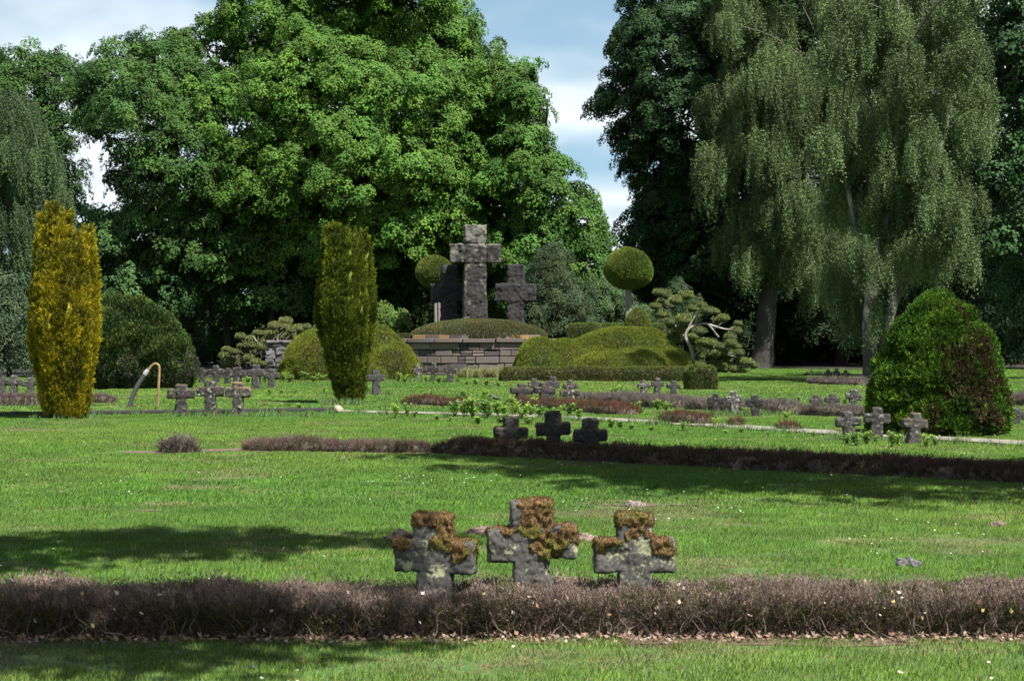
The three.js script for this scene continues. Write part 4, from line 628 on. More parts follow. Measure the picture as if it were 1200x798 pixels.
ball(736.5, 317, 26.5, 25, 85, gh(X(736, 85), -85) + 0.3, [[-1.5, 0.09], [2, 0.09]], 'round ball topiary on a double stem above the wavy mound', [0.115, 0.16, 0.026]);
ball(509, 320, 20.5, 19, 91, WALLBASE + 1.2, [[1.4, 0.075], [6, 0.075]], 'ball topiary on pale stems behind a tall side cross', [0.13, 0.165, 0.034]);
{ const D = 82, o = v3(X(748, D), gh(X(748, D), -D), -D), f = moundFn(D, o, [[748, 396, 16, 34, 0, 0.55]]); clipped('dome_topiary', 'small bright dome topiary beneath the ball topiary', 'topiary', f, [-0.9, -0.3, -0.9], [0.9, 3, 0.9], o, { color: [0.115, 0.155, 0.026], seed: 47, rough: 0.03, cell: 0.06 }); }

// ---------------------------------------------------------------- yews and the pine bush
const yewShoot = (() => { const s = new Soup(); for (let i = 0; i < 16; i++) { const t = i / 16, a = i * 2.4, d = v3(Math.cos(a), 1.1, Math.sin(a)).normalize(); s.leaf(v3(rr(-0.04, 0.04), t * 0.85, rr(-0.04, 0.04)), d, perp(d), 0.36 * (1.1 - t * 0.5), 0.11, rr(0.7, 1.25), 0.1); } return s.geo(); })();
reseed(301);
function columnYew(label, px, basePy, plumes, foot, inner, tones) {
  const b = groundAt(px, basePy), D = b.D, s = D / F, g = thing('column_yew', label, 'yew', b.toArray(), 'column yews'), yOf = (py) => EYE + (HZ - py) * s - b.y, H = yOf(Math.min(...plumes.map((p) => p[1])));
  const caps = plumes.map(([cx, top, r, dz, fx]) => [[((fx ?? px + (cx - px) * 0.35) - px) * s, 0.1, dz * 0.3], [(cx - px) * s, yOf(lerp(top, basePy, 0.45)), dz * 0.9], [(cx - px) * s * 0.97, yOf(top) - r * s * 0.6, dz * 0.7], r * s]);
  const f = (x, y, z) => { let d = 1e9; for (const [a, m, t, r] of caps) d = Math.min(d, sdCap(x, y, z, a, m, r * foot, r), sdCap(x, y, z, m, t, r, r * 0.3)); return d + 0.055 * fbm(x * 7, y * 1.7, z * 7, 3) * 2 + 0.025 * noise(x * 14, y * 12, z * 14); };
  const R = 0.9, geo = netMesh(f, [-R, -0.05, -R], [R, H + 0.2, R], 0.05);
  mesh('trunk', mergeGeometries([stem([[0, -0.2, 0, 0.14], [0.02, 0.3, 0, 0.11], [0, 1.6, 0, 0.07]], 8, 4, 0.1, barkTone)]), barkDark, g);
  mesh('branch_mass', geo, std(inner), g);
  const c = new Copies();
  overSurface(geo, 1650, (x, y, z, nx, ny, nz) => { const n = fbm(x * 3 + px, y * 1.8, z * 3, 3), p = fbm(x * 9, y * 9 + px, z * 9, 2); if (p < -0.1) return; const q = tones(n + 0.25 * rr(-1, 1), y / H), t = rr(0.7, 1.25), L = rr(0.1, 0.2); c.add(x, y - 0.03, z, nx * 0.75 + rr(-0.3, 0.3), 0.85, nz * 0.75 + rr(-0.3, 0.3), rr(0, 6.28), L * 0.85, L, q[0] * t, q[1] * t, q[2] * t); });
  c.build('foliage', yewShoot, needleMat, g);
}
columnYew('golden column yew with several pointed plumes beside the dark edging', 77, 491, [[50, 248, 8.5, 0.1, 64], [66, 237, 9, 0.35, 70], [82, 247, 9, 0.3, 80], [105, 256, 7.5, 0.1, 92], [94, 268, 9, 0.45, 86], [57, 268, 9, 0.5, 66], [75, 256, 10, 0.6, 76], [86, 282, 8, 0.65, 82], [64, 288, 8, 0.7, 70], [88, 310, 12, -0.3], [66, 305, 12, -0.4], [46, 300, 7.5, 0, 62], [109, 306, 6, 0.1, 94], [76, 305, 14, 0, 77], [44, 330, 6, 0.2, 60], [100, 300, 8, 0.4, 90]], 0.8, [0.24, 0.2, 0.013], (n) => mixc([0.10, 0.11, 0.010], [0.37, 0.315, 0.014], smooth(-0.34, 0.22, n)));
columnYew('slim dark green column yew with flat top before the domed mound', 405, 473, [[384, 264, 8.5, 0.1, 402], [394, 261, 8, 0.3, 406], [405, 266, 8, 0.4, 410], [416, 262, 8, 0.35, 413], [428, 260, 8, 0.1, 420], [422, 278, 8, 0.5, 416], [389, 278, 8, 0.5, 405], [400, 274, 9, 0.6, 409], [411, 282, 8, 0.65, 412], [400, 305, 11, -0.35], [414, 305, 11, -0.4], [380, 296, 8, 0, 401], [432, 292, 6, 0.1, 420], [406, 300, 14, 0, 411]], 0.46, [0.1, 0.13, 0.013], (n) => mixc([0.05, 0.072, 0.008], [0.17, 0.2, 0.015], smooth(-0.3, 0.3, n)));
{ // round yew with dead brown side
  const b = groundAt(1103, 512), D = b.D + 0.9, s = D / F; b.z -= 0.9; b.x = X(1103, D); b.y = gh(b.x, b.z); const yOf = (py) => EYE + (HZ - py) * s - b.y, H = yOf(351);
  const g = thing('round_yew', 'big bell shaped bright green yew with dead brown patch among grey crosses', 'yew', b.toArray());
  const prof = (y) => { const t = clamp(y / H); return 1.03 * Math.pow(clamp(1 - Math.pow(t, 2.0)), 0.66) * (0.93 + 0.07 * smooth(0, 0.12, t)); };
  const f = (x, y, z) => { const a = Math.atan2(z, x), w = 1 + 0.06 * noise(a * 1.3 + 4, y * 1.2, 2) ; return Math.max((Math.hypot(x + 0.05 * y * 0.2, z) - prof(y) * w) * 0.75, y - H, -y - 0.1) + 0.14 * fbm(x * 2.6, y * 3.6, z * 2.6, 3) * 2 + 0.04 * noise(x * 9, y * 11, z * 9); };
  const geo = netMesh(f, [-1.5, -0.15, -1.5], [1.5, H + 0.3, 1.5], 0.055);
  mesh('trunk', stem([[0, -0.2, 0, 0.16], [0, 0.6, 0, 0.12], [0, 1.7, 0, 0.05]], 8, 4, 0.1, barkTone), barkDark, g); mesh('branch_mass', geo, std([0.08, 0.12, 0.02]), g);
  const c = new Copies();
  overSurface(geo, 1700, (x, y, z, nx, ny, nz) => {
    const n = fbm(x * 2.2, y * 2.2 + 5, z * 2.2, 3), dead = smooth(-0.03, 0.18, 0.4 - Math.hypot((x - 0.36) * 0.72, (y - 0.62) * 0.5) + n * 1.5 - 0.18 * (z < -0.2)) * 0.9, p = fbm(x * 7, y * 7 + 3, z * 7, 2); if (p < -0.2) return;
    const gr = mixc([0.045, 0.11, 0.010], [0.125, 0.235, 0.016], smooth(-0.15, 0.35, n + rr(-0.25, 0.25))), q = rnd() < dead ? mixc([0.085, 0.05, 0.028], [0.05, 0.055, 0.016], rnd()) : gr, t = rr(0.7, 1.25), L = rr(0.12, 0.24) * (rnd() < dead ? 0.8 : 1);
    c.add(x, y, z, nx + rr(-0.35, 0.35), ny * 0.8 + 0.55, nz + rr(-0.35, 0.35), rr(0, 6.28), L * 0.85, L, q[0] * t, q[1] * t, q[2] * t);
  });
  c.build('foliage', yewShoot, needleMat, g);
}
{ // mountain pine bush
  const b = groundAt(160, 456), D = b.D + 1.2, o = v3(X(160, D), gh(X(160, D), -D), -D), s = D / F, g = thing('mountain_pine', 'broad dark green pine bush behind the bent water pipe', 'bush', o.toArray());
  const e = [[150, 430, 50, 64, 0, 1.5], [130, 420, 30, 52, 0.6, 1.2], [178, 432, 38, 50, 0, 1.3], [200, 445, 20, 38, -0.3, 0.9], [112, 440, 20, 40, 0, 0.9], [190, 405, 8, 26, 0.2, 0.4], [150, 380, 10, 26, 0, 0.5], [135, 378, 9, 24, 0.3, 0.4], [165, 385, 9, 26, 0.4, 0.4], [120, 392, 9, 26, 0.5, 0.4], [178, 392, 9, 24, 0.5, 0.4], [205, 420, 8, 22, 0.2, 0.4], [110, 405, 8, 24, 0.3, 0.4], [150, 400, 10, 26, 0.9, 0.5], [130, 415, 10, 26, 1.0, 0.5], [172, 412, 10, 26, 0.9, 0.5]].map(([px, py, rx, ry, dz, rz]) => { const p = at(px, py, D); return [p.x - o.x, p.y - o.y, dz, rx * s, ry * s, rz]; });
  const geo = netMesh((x, y, z) => { let d = 1e9; for (const q of e) d = smin(d, sdEll(x - q[0], y - q[1], z - q[2], q[3], q[4], q[5]), 0.12); return Math.max(d, -y) + 0.26 * fbm(x * 2.1, y * 1.3, z * 2.1, 3) * 2; }, [-2.6, -0.2, -2], [2.6, 3, 2.6], 0.08);
  mesh('trunk', stem([[0, -0.2, 0, 0.14], [0.1, 0.6, 0, 0.1], [0, 1.4, 0, 0.05]], 7, 4, 0.1, barkTone), barkDark, g); mesh('branch_mass', geo, std([0.07, 0.098, 0.028]), g);
  const c = new Copies();
  overSurface(geo, 460, (x, y, z, nx, ny, nz) => { const n = fbm(x * 1.8, y * 1.8, z * 1.8, 3), dead = y < 0.8 + n && rnd() < 0.4, q = dead ? [0.075, 0.07, 0.06] : mixc([0.03, 0.066, 0.016], [0.10, 0.14, 0.028], smooth(-0.2, 0.35, n + rr(-0.2, 0.2))), t = rr(0.75, 1.25), L = rr(0.2, 0.42); c.add(x, y, z, nx * 0.7 + rr(-0.3, 0.3), 0.8, nz * 0.7 + rr(-0.3, 0.3), rr(0, 6.28), L, L, q[0] * t, q[1] * t, q[2] * t); });
  c.build('foliage', yewShoot, needleMat, g);
}

// ---------------------------------------------------------------- cloud pruned pines
reseed(311);
const padGeo = [0, 1, 2].map((q) => { const s = new Soup(); for (let i = 0; i < 330; i++) { const d = rdir(); if (d.y < -0.35) d.y *= -1; const o = v3(d.x, d.y * 0.75, d.z).multiplyScalar(rr(0.62, 0.9)), u = v3(d.x * 0.6 + rr(-0.4, 0.4), d.y + 0.7, d.z * 0.6 + rr(-0.4, 0.4)).normalize(); s.leaf(o, u, perp(u), rr(0.16, 0.3), rr(0.07, 0.12), rr(0.65, 1.25), 0.1); } const c = new THREE.SphereGeometry(0.74, 10, 6), p = c.attributes.position, o = s.p.length / 3; for (let i = 0; i < p.count; i++) s.v(p.getX(i), p.getY(i) * 0.78, p.getZ(i), 0.4); for (const i of c.index.array) s.i.push(i + o); return s.geo(); });
function cloudPine(label, base, D, pads, limbs, tones) {
  const g = thing('cloud_pruned_pine', label, 'pine', base.toArray(), 'cloud pruned pines'), loc = (px, py, dz = 0) => { const p = at(px, py, D + dz); return [p.x - base.x, p.y - base.y, p.z - base.z]; }, s = D / F;
  const mats = tones.map((c) => new THREE.MeshPhysicalMaterial({ color: lin(...c), roughness: 0.92, transmission: 0.12, side: THREE.DoubleSide, vertexColors: true }));
  const barkC = (x, y, z) => { const t = 0.9 + 1.2 * fbm(x * 9, y * 4, z * 9, 2); return [0.25 * t, 0.235 * t, 0.215 * t]; };
  const bm = std([1, 1, 1], 1, { vertexColors: true }), boughs = limbs.map((l) => stem(l.map(([px, py, r, dz]) => [...loc(px, py, dz), r]), 7, 5, 0.12, barkC)), tm = mesh('trunk', boughs[0], bm, g); boughs.slice(1).forEach((q) => mesh('bough', q, bm, tm));
  for (const [px, py, w] of pads) {
    const dz = rr(-0.7, 0.7), p = loc(px, py, dz), R = (w ?? 15) / 2 * s * rr(0.9, 1.15), k = Math.floor(rnd() * mats.length);
    const m = mesh('foliage_pad', padGeo[Math.floor(rnd() * 3)], mats[k], g); m.position.set(...p); m.scale.set(R * 1.2, R * rr(0.95, 1.2), R * 1.2); m.rotation.y = rr(0, 6.28);
    const tw = stem([[p[0], p[1] - R * 0.2, p[2], 0.012], [p[0] * 0.93 + rr(-0.06, 0.06), p[1] - 0.2, p[2] * 0.7, 0.018], [p[0] * 0.8, p[1] - 0.32, p[2] * 0.3, 0.02]], 4, 2, 0.1, () => [0.07, 0.062, 0.055]); mesh('twig', tw, std([1, 1, 1], 1, { vertexColors: true }), g);
  }
}
{
  const z7 = (x, y) => [580 + x / 3.75, 270 + y / 3.75], L = (x, y, r, dz) => [...z7(x, y), r, dz], b = groundAt(812, 438);
  const pads = [[720, 275], [747, 285], [795, 310], [840, 288, 18], [705, 335, 14], [745, 372], [870, 345, 14], [913, 330, 12], [935, 355, 15], [965, 358, 12], [830, 395, 18], [1005, 388, 16], [1070, 410, 11], [985, 400, 13], [1060, 445, 18], [1035, 470, 13], [900, 445], [868, 468, 14], [905, 490, 18], [950, 500, 18], [990, 512, 14], [1040, 498, 15], [1065, 512, 12], [880, 522], [930, 540, 18], [970, 545, 17], [1020, 545, 16], [1075, 540, 13], [1110, 580, 15], [1140, 595, 12], [1085, 625, 12], [1050, 610, 13], [905, 555, 14], [950, 580, 17], [900, 592, 15], [990, 600, 16], [1020, 572, 15], [785, 455, 16], [760, 330, 14], [815, 440, 13], [930, 605, 15], [970, 610], [1085, 575, 12], [770, 405, 15], [800, 480, 17], [850, 552, 14], [720, 370, 14], [735, 310, 12], [860, 600, 14], [1010, 610, 14]].map(([x, y, w]) => [...z7(x, y), w]);
  cloudPine('spreading cloud pruned pine with pale crooked boughs past the wavy mound', b, b.D + 0.4, pads, [[L(868, 640, 0.12), L(872, 560, 0.1), L(862, 515, 0.09), L(838, 470, 0.08), L(850, 435, 0.07), L(880, 420, 0.06), L(930, 410, 0.05), L(985, 470, 0.04)], [L(850, 435, 0.06), L(870, 390, 0.045), L(905, 352, 0.03)], [L(838, 470, 0.06), L(800, 430, 0.05), L(780, 380, 0.035), L(800, 335, 0.02)], [L(930, 410, 0.05), L(1030, 435, 0.03), L(1065, 420, 0.02)], [L(872, 560, 0.08), L(920, 520, 0.05), L(1000, 540, 0.035), L(1070, 560, 0.02)], [L(868, 600, 0.08), L(940, 600, 0.05), L(1040, 615, 0.03)]], [[0.12, 0.155, 0.026], [0.1, 0.135, 0.028], [0.145, 0.18, 0.034]]);
}
{
  const z5 = (x, y) => [200 + x / 4.615, 350 + y / 4.615], L = (x, y, r, dz) => [...z5(x, y), r, dz], b = groundAt(312, 441);
  const pads = [[300, 275, 10], [285, 310, 13], [318, 345, 20], [375, 207, 11], [430, 220, 11], [470, 190, 13], [425, 255, 17], [490, 265, 14], [540, 208, 14], [520, 190, 11], [395, 300, 13], [440, 290, 12], [555, 150, 14], [620, 125, 18], [615, 155, 17], [690, 165, 15], [735, 155, 11], [640, 210, 17], [720, 205, 12], [795, 165, 14], [525, 242, 13], [600, 195, 13], [505, 355, 10], [455, 345, 12], [340, 290, 12], [380, 257, 10], [590, 215, 12], [662, 215, 14], [350, 320, 12], [420, 322, 13], [480, 225, 13], [570, 180, 13], [650, 175, 12], [400, 345, 13]].map(([x, y, w]) => [...z5(x, y), w]);
  cloudPine('cloud pruned pine leaning beside the dark stone stub and domed mound', b, b.D + 1, pads, [[L(545, 400, 0.1), L(540, 330, 0.085), L(520, 290, 0.07), L(470, 295, 0.055), L(435, 330, 0.035)], [L(535, 320, 0.07), L(530, 275, 0.055), L(570, 235, 0.045), L(582, 190, 0.03)], [L(540, 330, 0.05), L(500, 310, 0.04), L(465, 345, 0.025)], [L(570, 235, 0.05), L(680, 235, 0.035), L(700, 195, 0.025)], [L(520, 290, 0.05), L(470, 240, 0.035), L(440, 200, 0.02)]], [[0.125, 0.15, 0.028], [0.105, 0.13, 0.026], [0.145, 0.165, 0.034]]);
  // stump of old stonework beside it
  const w = thing('stone_wall_stub', 'dark stub of stacked rough stone between pine and domed mound', 'wall', [X(333, 78), gh(X(333, 78), -78), -78]), st = 78 / F;
  const rockG = [3, 9].map((q) => { const g = new RoundedBoxGeometry(1, 1, 1, 2, 0.14), p = g.attributes.position; for (let i = 0; i < p.count; i++) { const x = p.getX(i), y = p.getY(i), z = p.getZ(i); p.setXYZ(i, x + 0.1 * noise(x * 3 + q, y * 3, z * 3), y + 0.1 * noise(x * 3, y * 3 + q, z * 3), z + 0.1 * noise(x * 3, y * 3, z * 3 + q)); } g.computeVertexNormals(); return g; }), rm = [std([0.085, 0.08, 0.085]), std([0.055, 0.052, 0.058]), std([0.12, 0.112, 0.115])];
  for (let r = 0; r < 9; r++) for (let c = 0; c < 4; c++) { if (c > 1 && r < 4) continue; const m = mesh('stone_block', rockG[Math.floor(rnd() * 2)], rm[Math.floor(rnd() * 3)], w); m.position.set((-16 + c * 9.4 + (r % 2) * 1.6 + rr(-1, 1)) * st, 0.08 + r * 0.15, rr(-0.06, 0.06)); m.scale.set(rr(0.28, 0.36), 0.155, rr(0.45, 0.6)); m.rotation.set(rr(-0.05, 0.05), rr(-0.2, 0.2), rr(-0.07, 0.07)); }
  for (let c = 0; c < 4; c++) { const m = mesh('cap_stone', rockG[c % 2], rm[2], w); m.position.set((-15 + c * 10) * st, 0.08 + 9 * 0.15 - 0.02, 0); m.scale.set(0.36, 0.1, 0.62); m.rotation.y = rr(-0.1, 0.1); }
}

// ---------------------------------------------------------------- heather
reseed(321);
function heatherSprig(n, tri) {
  const s = new Soup();
  for (let i = 0; i < n; i++) {
    const a = rr(0, 6.283), l = rr(0.6, 1.1), dx = Math.cos(a) * rr(0.1, 0.55), dz = Math.sin(a) * rr(0.1, 0.55), w = 0.022, t = rr(0.55, 1.3);
    const A = s.v(-w, 0, 0, t), B = s.v(w, 0, 0.01, t), C = s.v(dx * l, l, dz * l, t); s.t(A, B, C);
    for (let k = 0; k < tri; k++) { const q = rr(0.3, 1), d = v3(dx + rr(-0.9, 0.9), 1, dz + rr(-0.9, 0.9)).normalize(); s.leaf(v3(dx * l * q, l * q, dz * l * q), d, perp(d), rr(0.1, 0.18), 0.045, rr(0.5, 1.35), 0.1); }
  }
  return s.geo();
}
const heatherFine = heatherSprig(7, 5), heatherMat = leafy(0.1);
const barkTwig = std([1, 1, 1], 1, { vertexColors: true });
// a bed of heather along a line of ground points; colours: dry flower tips on top, leafy shoots and bare wood on the flanks
function heather(name, label, pts, w, h, o) {
  const base = pts[0].clone(); base.y = gh(base.x, base.z); const g = thing(name, label, 'heather', base.toArray(), o.group);
  const c = new THREE.CatmullRomCurve3(pts.map((p) => v3(p.x, 0, p.z))), len = c.getLength(), n = Math.max(6, Math.ceil(len / (o.step ?? 0.12))), m = 14, s = new Soup();
  for (let i = 0; i <= n; i++) {
    const t = i / n, p = c.getPointAt(t), d = c.getTangentAt(t), end = Math.min(1, Math.min(t, 1 - t) * len / (w * 0.7)), e = Math.sqrt(clamp(1 - (1 - end) ** 2)) * 0.96 + 0.04;
    for (let j = 0; j <= m; j++) {
      const a = Math.PI * j / m, ca = Math.cos(a), sa = Math.sin(a), bx = Math.sign(ca) * Math.pow(Math.abs(ca), 0.55), by = Math.pow(sa, 0.5), q = 1 + 0.3 * fbm(p.x * 2.6 + bx * 0.4, by, p.z * 2.6 + bx, 3) * (o.wavy ?? 1), hv = h * e * (1 + (o.wavy ?? 1) * 0.7 * fbm(p.x * 1.3, 6, p.z * 1.3, 2)), off = bx * w / 2 * e * q;
      const x = p.x - d.z * off, z = p.z + d.x * off; s.v(x - base.x, gh(x, z) - base.y + by * hv * 0.86 - 0.02, z - base.z);
    }
  }
  for (let i = 0; i < n; i++) for (let j = 0; j < m; j++) { const a = i * (m + 1) + j; s.t(a, a + m + 1, a + 1); s.t(a + 1, a + m + 1, a + m + 2); }
  const geo = s.geo(); { const N = geo.attributes.normal; if (N.getY(Math.floor(N.count / 2 / (m + 1)) * (m + 1) + 7) < 0) { const I = geo.index.array; for (let i = 0; i < I.length; i += 3) { const t = I[i]; I[i] = I[i + 1]; I[i + 1] = t; } geo.computeVertexNormals(); } }
  const solid = geo.clone(); { const p = solid.attributes.position, N = solid.attributes.normal; for (let i = 0; i < p.count; i++) p.setXYZ(i, p.getX(i) - N.getX(i) * h * 0.12, p.getY(i) - N.getY(i) * h * 0.12, p.getZ(i) - N.getZ(i) * h * 0.12); }
  mesh('woody_core', solid, std(o.core ?? [0.06, 0.045, 0.035]), g);
  const k = new Copies(), L = o.len ?? 0.1;
  overSurface(geo, o.dense, (x, y, z, nx, ny, nz) => {
    const n = fbm((x + base.x) * 1.8, y * 3, (z + base.z) * 1.8, 3), pl = fbm((x + base.x) * 3.1 + 7, y * 2, (z + base.z) * 3.1, 2); if (pl < -0.24 && rnd() < 0.55) return; const top = ny > 0.55 || y > h * 0.72, pick = rnd() + n * 1.3, q = top ? (pick < 0.72 ? o.tip : pick < 0.95 ? o.tip2 : o.leaf) : (pick < 0.4 ? o.leaf : pick < 0.78 ? o.wood : o.tip2), t = rr(0.6, 1.3) * (1 + 0.9 * pl), l = L * rr(0.7, 1.3) * (1 + 0.6 * pl);
    k.add(x - nx * L * 0.5, y - ny * L * 0.55, z - nz * L * 0.5, nx * 0.8 + rr(-0.4, 0.4), 0.75 + ny * 0.5, nz * 0.8 + rr(-0.4, 0.4), rr(0, 6.28), l, l * rr(0.7, 1.5), q[0] * t, q[1] * t, q[2] * t);
  });
  k.build('foliage', o.sprig ?? heatherFine, heatherMat, g);
  return g;
}
const DRY = { tip: [0.225, 0.168, 0.142], tip2: [0.125, 0.098, 0.078], leaf: [0.085, 0.09, 0.032], wood: [0.125, 0.09, 0.068] };
const RED = { tip: [0.105, 0.05, 0.035], tip2: [0.075, 0.062, 0.03], leaf: [0.05, 0.055, 0.02], wood: [0.07, 0.035, 0.028] };
const GREY = { tip: [0.15, 0.126, 0.115], tip2: [0.11, 0.095, 0.085], leaf: [0.07, 0.07, 0.045], wood: [0.08, 0.065, 0.06] };
{
  const pts = []; for (let x = -8; x <= 8; x += 1) pts.push(v3(x, 0, frontZ(x)));
  const g = heather('heather_hedge', 'long low dry heather hedge around the three mossy crosses', pts, 0.74, 0.265, { ...DRY, dense: 2600, len: 0.09, step: 0.04, wavy: 0.38 });
  // crooked bare stems along the flank and foot
  const kinds = [0, 1, 2, 3].map(() => { const p = [[0, 0, 0, 0.006]]; let x = 0, z = 0; for (let i = 1; i < 5; i++) { x += rr(-0.05, 0.05); z += rr(-0.03, 0.04); p.push([x, i * 0.055, z, 0.006 - i * 0.001]); } return stem(p, 5, 2, 0.1, () => [1, 1, 1]); });
  kinds.forEach((kg) => { const k = new Copies(), b = g.position; for (let i = 0; i < 190; i++) { const x = rr(-6, 6), z = frontZ(x) + 0.35 + rr(-0.09, 0.06), t = rr(0.5, 1.5); k.add(x - b.x, gh(x, z) - b.y, z - b.z, rr(-0.9, 0.9), 1, rr(-0.2, 0.4), rr(0, 6), rr(0.4, 0.9), rr(0.5, 1), 0.12 * t, 0.095 * t, 0.075 * t); } k.build('bare_stems', kg, barkTwig, g); });
  // fallen dead leaves on the soil and caught in the heather
  const lf = (() => { const s = new Soup(); s.leaf(v3(0, 0, 0), v3(1, 0.12, 0), v3(0, 0.2, 1).normalize(), 1, 0.6, 1, 0.3); s.leaf(v3(0.4, 0.06, 0.05), v3(0.5, 0.3, 0.8).normalize(), v3(0.8, 0, -0.5).normalize(), 0.4, 0.3, 0.8, 0.2); return s.geo(); })(), k = new Copies();
  for (let i = 0; i < 3200; i++) { const x = rr(-5, 5), z = frontZ(x) + 0.42 + 0.07 * noise(x * 1.7, 1, 4) + rr(-0.14, 0.1) * (1 + rnd()), t = rr(0.5, 1.25), q = rnd() < 0.7 ? [0.22, 0.14, 0.1] : [0.33, 0.25, 0.2]; k.add(x, gh(x, z) + 0.018 + rr(0, 0.02), z, rr(-0.8, 0.8), 1, rr(-0.5, 0.8), rr(0, 6.28), rr(0.018, 0.045), rr(0.018, 0.04), q[0] * t, q[1] * t, q[2] * t); }
  for (let i = 0; i < 200; i++) { const x = rr(-5, 5), f = rnd(), z = frontZ(x) + (f < 0.5 ? rr(-0.3, 0.34) : rr(0.33, 0.4)), y = f < 0.5 ? 0.25 : rr(0.06, 0.24), q = [[0.35, 0.27, 0.22], [0.28, 0.15, 0.09], [0.4, 0.33, 0.12], [0.45, 0.42, 0.38]][Math.floor(rnd() * 4)]; k.add(x, gh(x, z) + y, z, rr(-1, 1), rr(0.2, 1), rr(0, 1), rr(0, 6.28), rr(0.018, 0.04), rr(0.018, 0.04), ...q); }
  tag(k.build('fallen_leaves', lf, leafy(0.15)), 'dry fallen leaves along the foot of the front heather hedge', 'leaves');
}
heather('heather_hedge', 'long dark red brown heather hedge before the three blackened crosses', H2.slice(3), 0.72, 0.24, { ...RED, tip: [0.085, 0.05, 0.042], dense: 900, len: 0.09, wavy: 0.4 });
heather('heather_hedge', 'shaggy half bald heather strip joining the dark hedge', H2.slice(0, 4), 0.6, 0.19, { ...DRY, tip: [0.15, 0.1, 0.095], tip2: [0.1, 0.075, 0.055], dense: 900, len: 0.09, wavy: 1.1 });
{ const p = groundAt(209, 530.5), r = 24 / F * p.D; heather('heather_bush', 'lone grey heather bush on the bare soil strip', [v3(p.x - r, 0, p.z), v3(p.x, 0, p.z + 0.03), v3(p.x + r, 0, p.z)], 0.5, 0.25, { ...GREY, dense: 1100, len: 0.1, wavy: 1 }); }
const bed = (label, a, b, w, h, o, group) => { const A = groundAt(...a), B = groundAt(...b); heather('heather_bed', label, [A, v3((A.x + B.x) / 2, 0, (A.z + B.z) / 2 + 0.08), B], w, h, { dense: 420, len: 0.1, wavy: 0.8, ...o, group }); };
bed('red brown heather bed behind the leafy weeds by the path', [472, 475], [560, 477], 0.7, 0.24, RED);
bed('red brown heather bed before the dark crosses', [605, 475], [742, 487], 0.7, 0.22, RED);
bed('small red brown heather clump beside the path, with green ends', [777, 495], [834, 498], 0.6, 0.24, RED);
bed('tiny heather tuft beside the path near the pale faced cross', [857, 499], [873, 499.5], 0.4, 0.17, RED);
bed('short clipped looking heather clump beside the path', [913, 503], [941, 504.5], 0.4, 0.16, RED);
bed('long grey heather bed stretching below the sculpted mound', [676, 471], [812, 479], 0.9, 0.28, GREY, 'grey heather beds');
bed('grey heather bed behind the pale faced cross', [812, 479], [938, 486], 0.9, 0.28, GREY, 'grey heather beds');
bed('grey brown heather strip before the half sunk crosses by the birch', [938, 487], [1030, 489], 0.7, 0.26, GREY, 'grey heather beds');
bed('distant grey brown heather bed by the wooden stake', [950, 450], [1018, 452], 0.9, 0.26, { ...GREY, dense: 200, len: 0.14 });
bed('purple brown heather before the crosses by the golden yew', [-30, 475], [52, 475], 0.8, 0.34, { ...DRY, tip: [0.11, 0.075, 0.075] });
bed('purple brown heather end showing past the golden yew', [100, 472], [139, 472], 0.8, 0.26, { ...DRY, tip: [0.11, 0.075, 0.075] });
bed('grey heather bed past the round yew', [1172, 474], [1240, 476], 0.9, 0.34, GREY);

// ---------------------------------------------------------------- leafy weeds, grass tufts
reseed(331);
const weedGeo = [0, 1, 2].map(() => {
  const leaves = new Soup(), stems = [];
  for (let i = 0; i < 9; i++) {
    const a = rr(0, 6.283), l = rr(0.6, 1), x = Math.cos(a) * rr(0.1, 0.42), z = Math.sin(a) * rr(0.1, 0.42); stems.push(stem([[x * 0.2, -0.05, z * 0.2, 0.02], [x * 0.6, l * 0.5, z * 0.6, 0.016], [x, l * 0.9, z, 0.008]], 4, 2, 0));
    for (let k = 0; k < 13; k++) { const q = rr(0.25, 1), b = rr(0, 6.283), d = v3(Math.cos(b), rr(-0.2, 0.8), Math.sin(b)).normalize(), w = v3(0, 1, 0).cross(d).normalize(); leaves.leaf(v3(x * q, l * 0.9 * q, z * q), d, w, rr(0.2, 0.36), rr(0.1, 0.17), rr(0.75, 1.2), 0.12); }
  }
  return [leaves.geo(), mergeGeometries(stems)];
});
const weedLeaf = leafy(0.35, { color: lin(0.22, 0.36, 0.055) }), weedLeaf2 = leafy(0.35, { color: lin(0.15, 0.27, 0.05) }), weedStem = std([0.09, 0.12, 0.04]);
function weeds(label, group, list) {
  for (const [px, py, h, w] of list) { const p = groundAt(px, py), k = h / F * p.D, [lg, sg] = weedGeo[Math.floor(rnd() * 3)], g = thing('leafy_weed', label, 'weed', p.toArray(), group); g.rotation.y = rr(0, 6.28); g.scale.set(k * (w ?? 1), k, k * (w ?? 1)); mesh('stem', sg, weedStem, g); mesh('leaves', lg, rnd() < 0.7 ? weedLeaf : weedLeaf2, g, 'stuff'); }
}
weeds('bright leafy weed beside the path, below the black bird and dark crosses', 'weeds beside the path', [[533, 489, 20], [545, 489, 26], [556, 491, 30], [566, 488, 30], [574, 491, 26], [585, 489, 22], [594, 492, 20], [603, 487, 20], [612, 492, 20], [622, 488, 18], [633, 491, 18], [655, 491, 18], [668, 488, 18], [680, 492, 15], [600, 479, 16], [566, 470, 16], [545, 469, 14], [626, 478, 14], [586, 497, 13, 1.4], [560, 498, 12, 1.5], [620, 498, 12, 1.5]]);
weeds('bright leafy weed beside the path near the red brown heather end', 'weeds beside the path start', [[463, 491, 20, 0.8], [477, 489, 20, 0.7], [486, 490, 10], [500, 466, 8], [512, 493, 8, 1.3], [527, 495, 8]]);
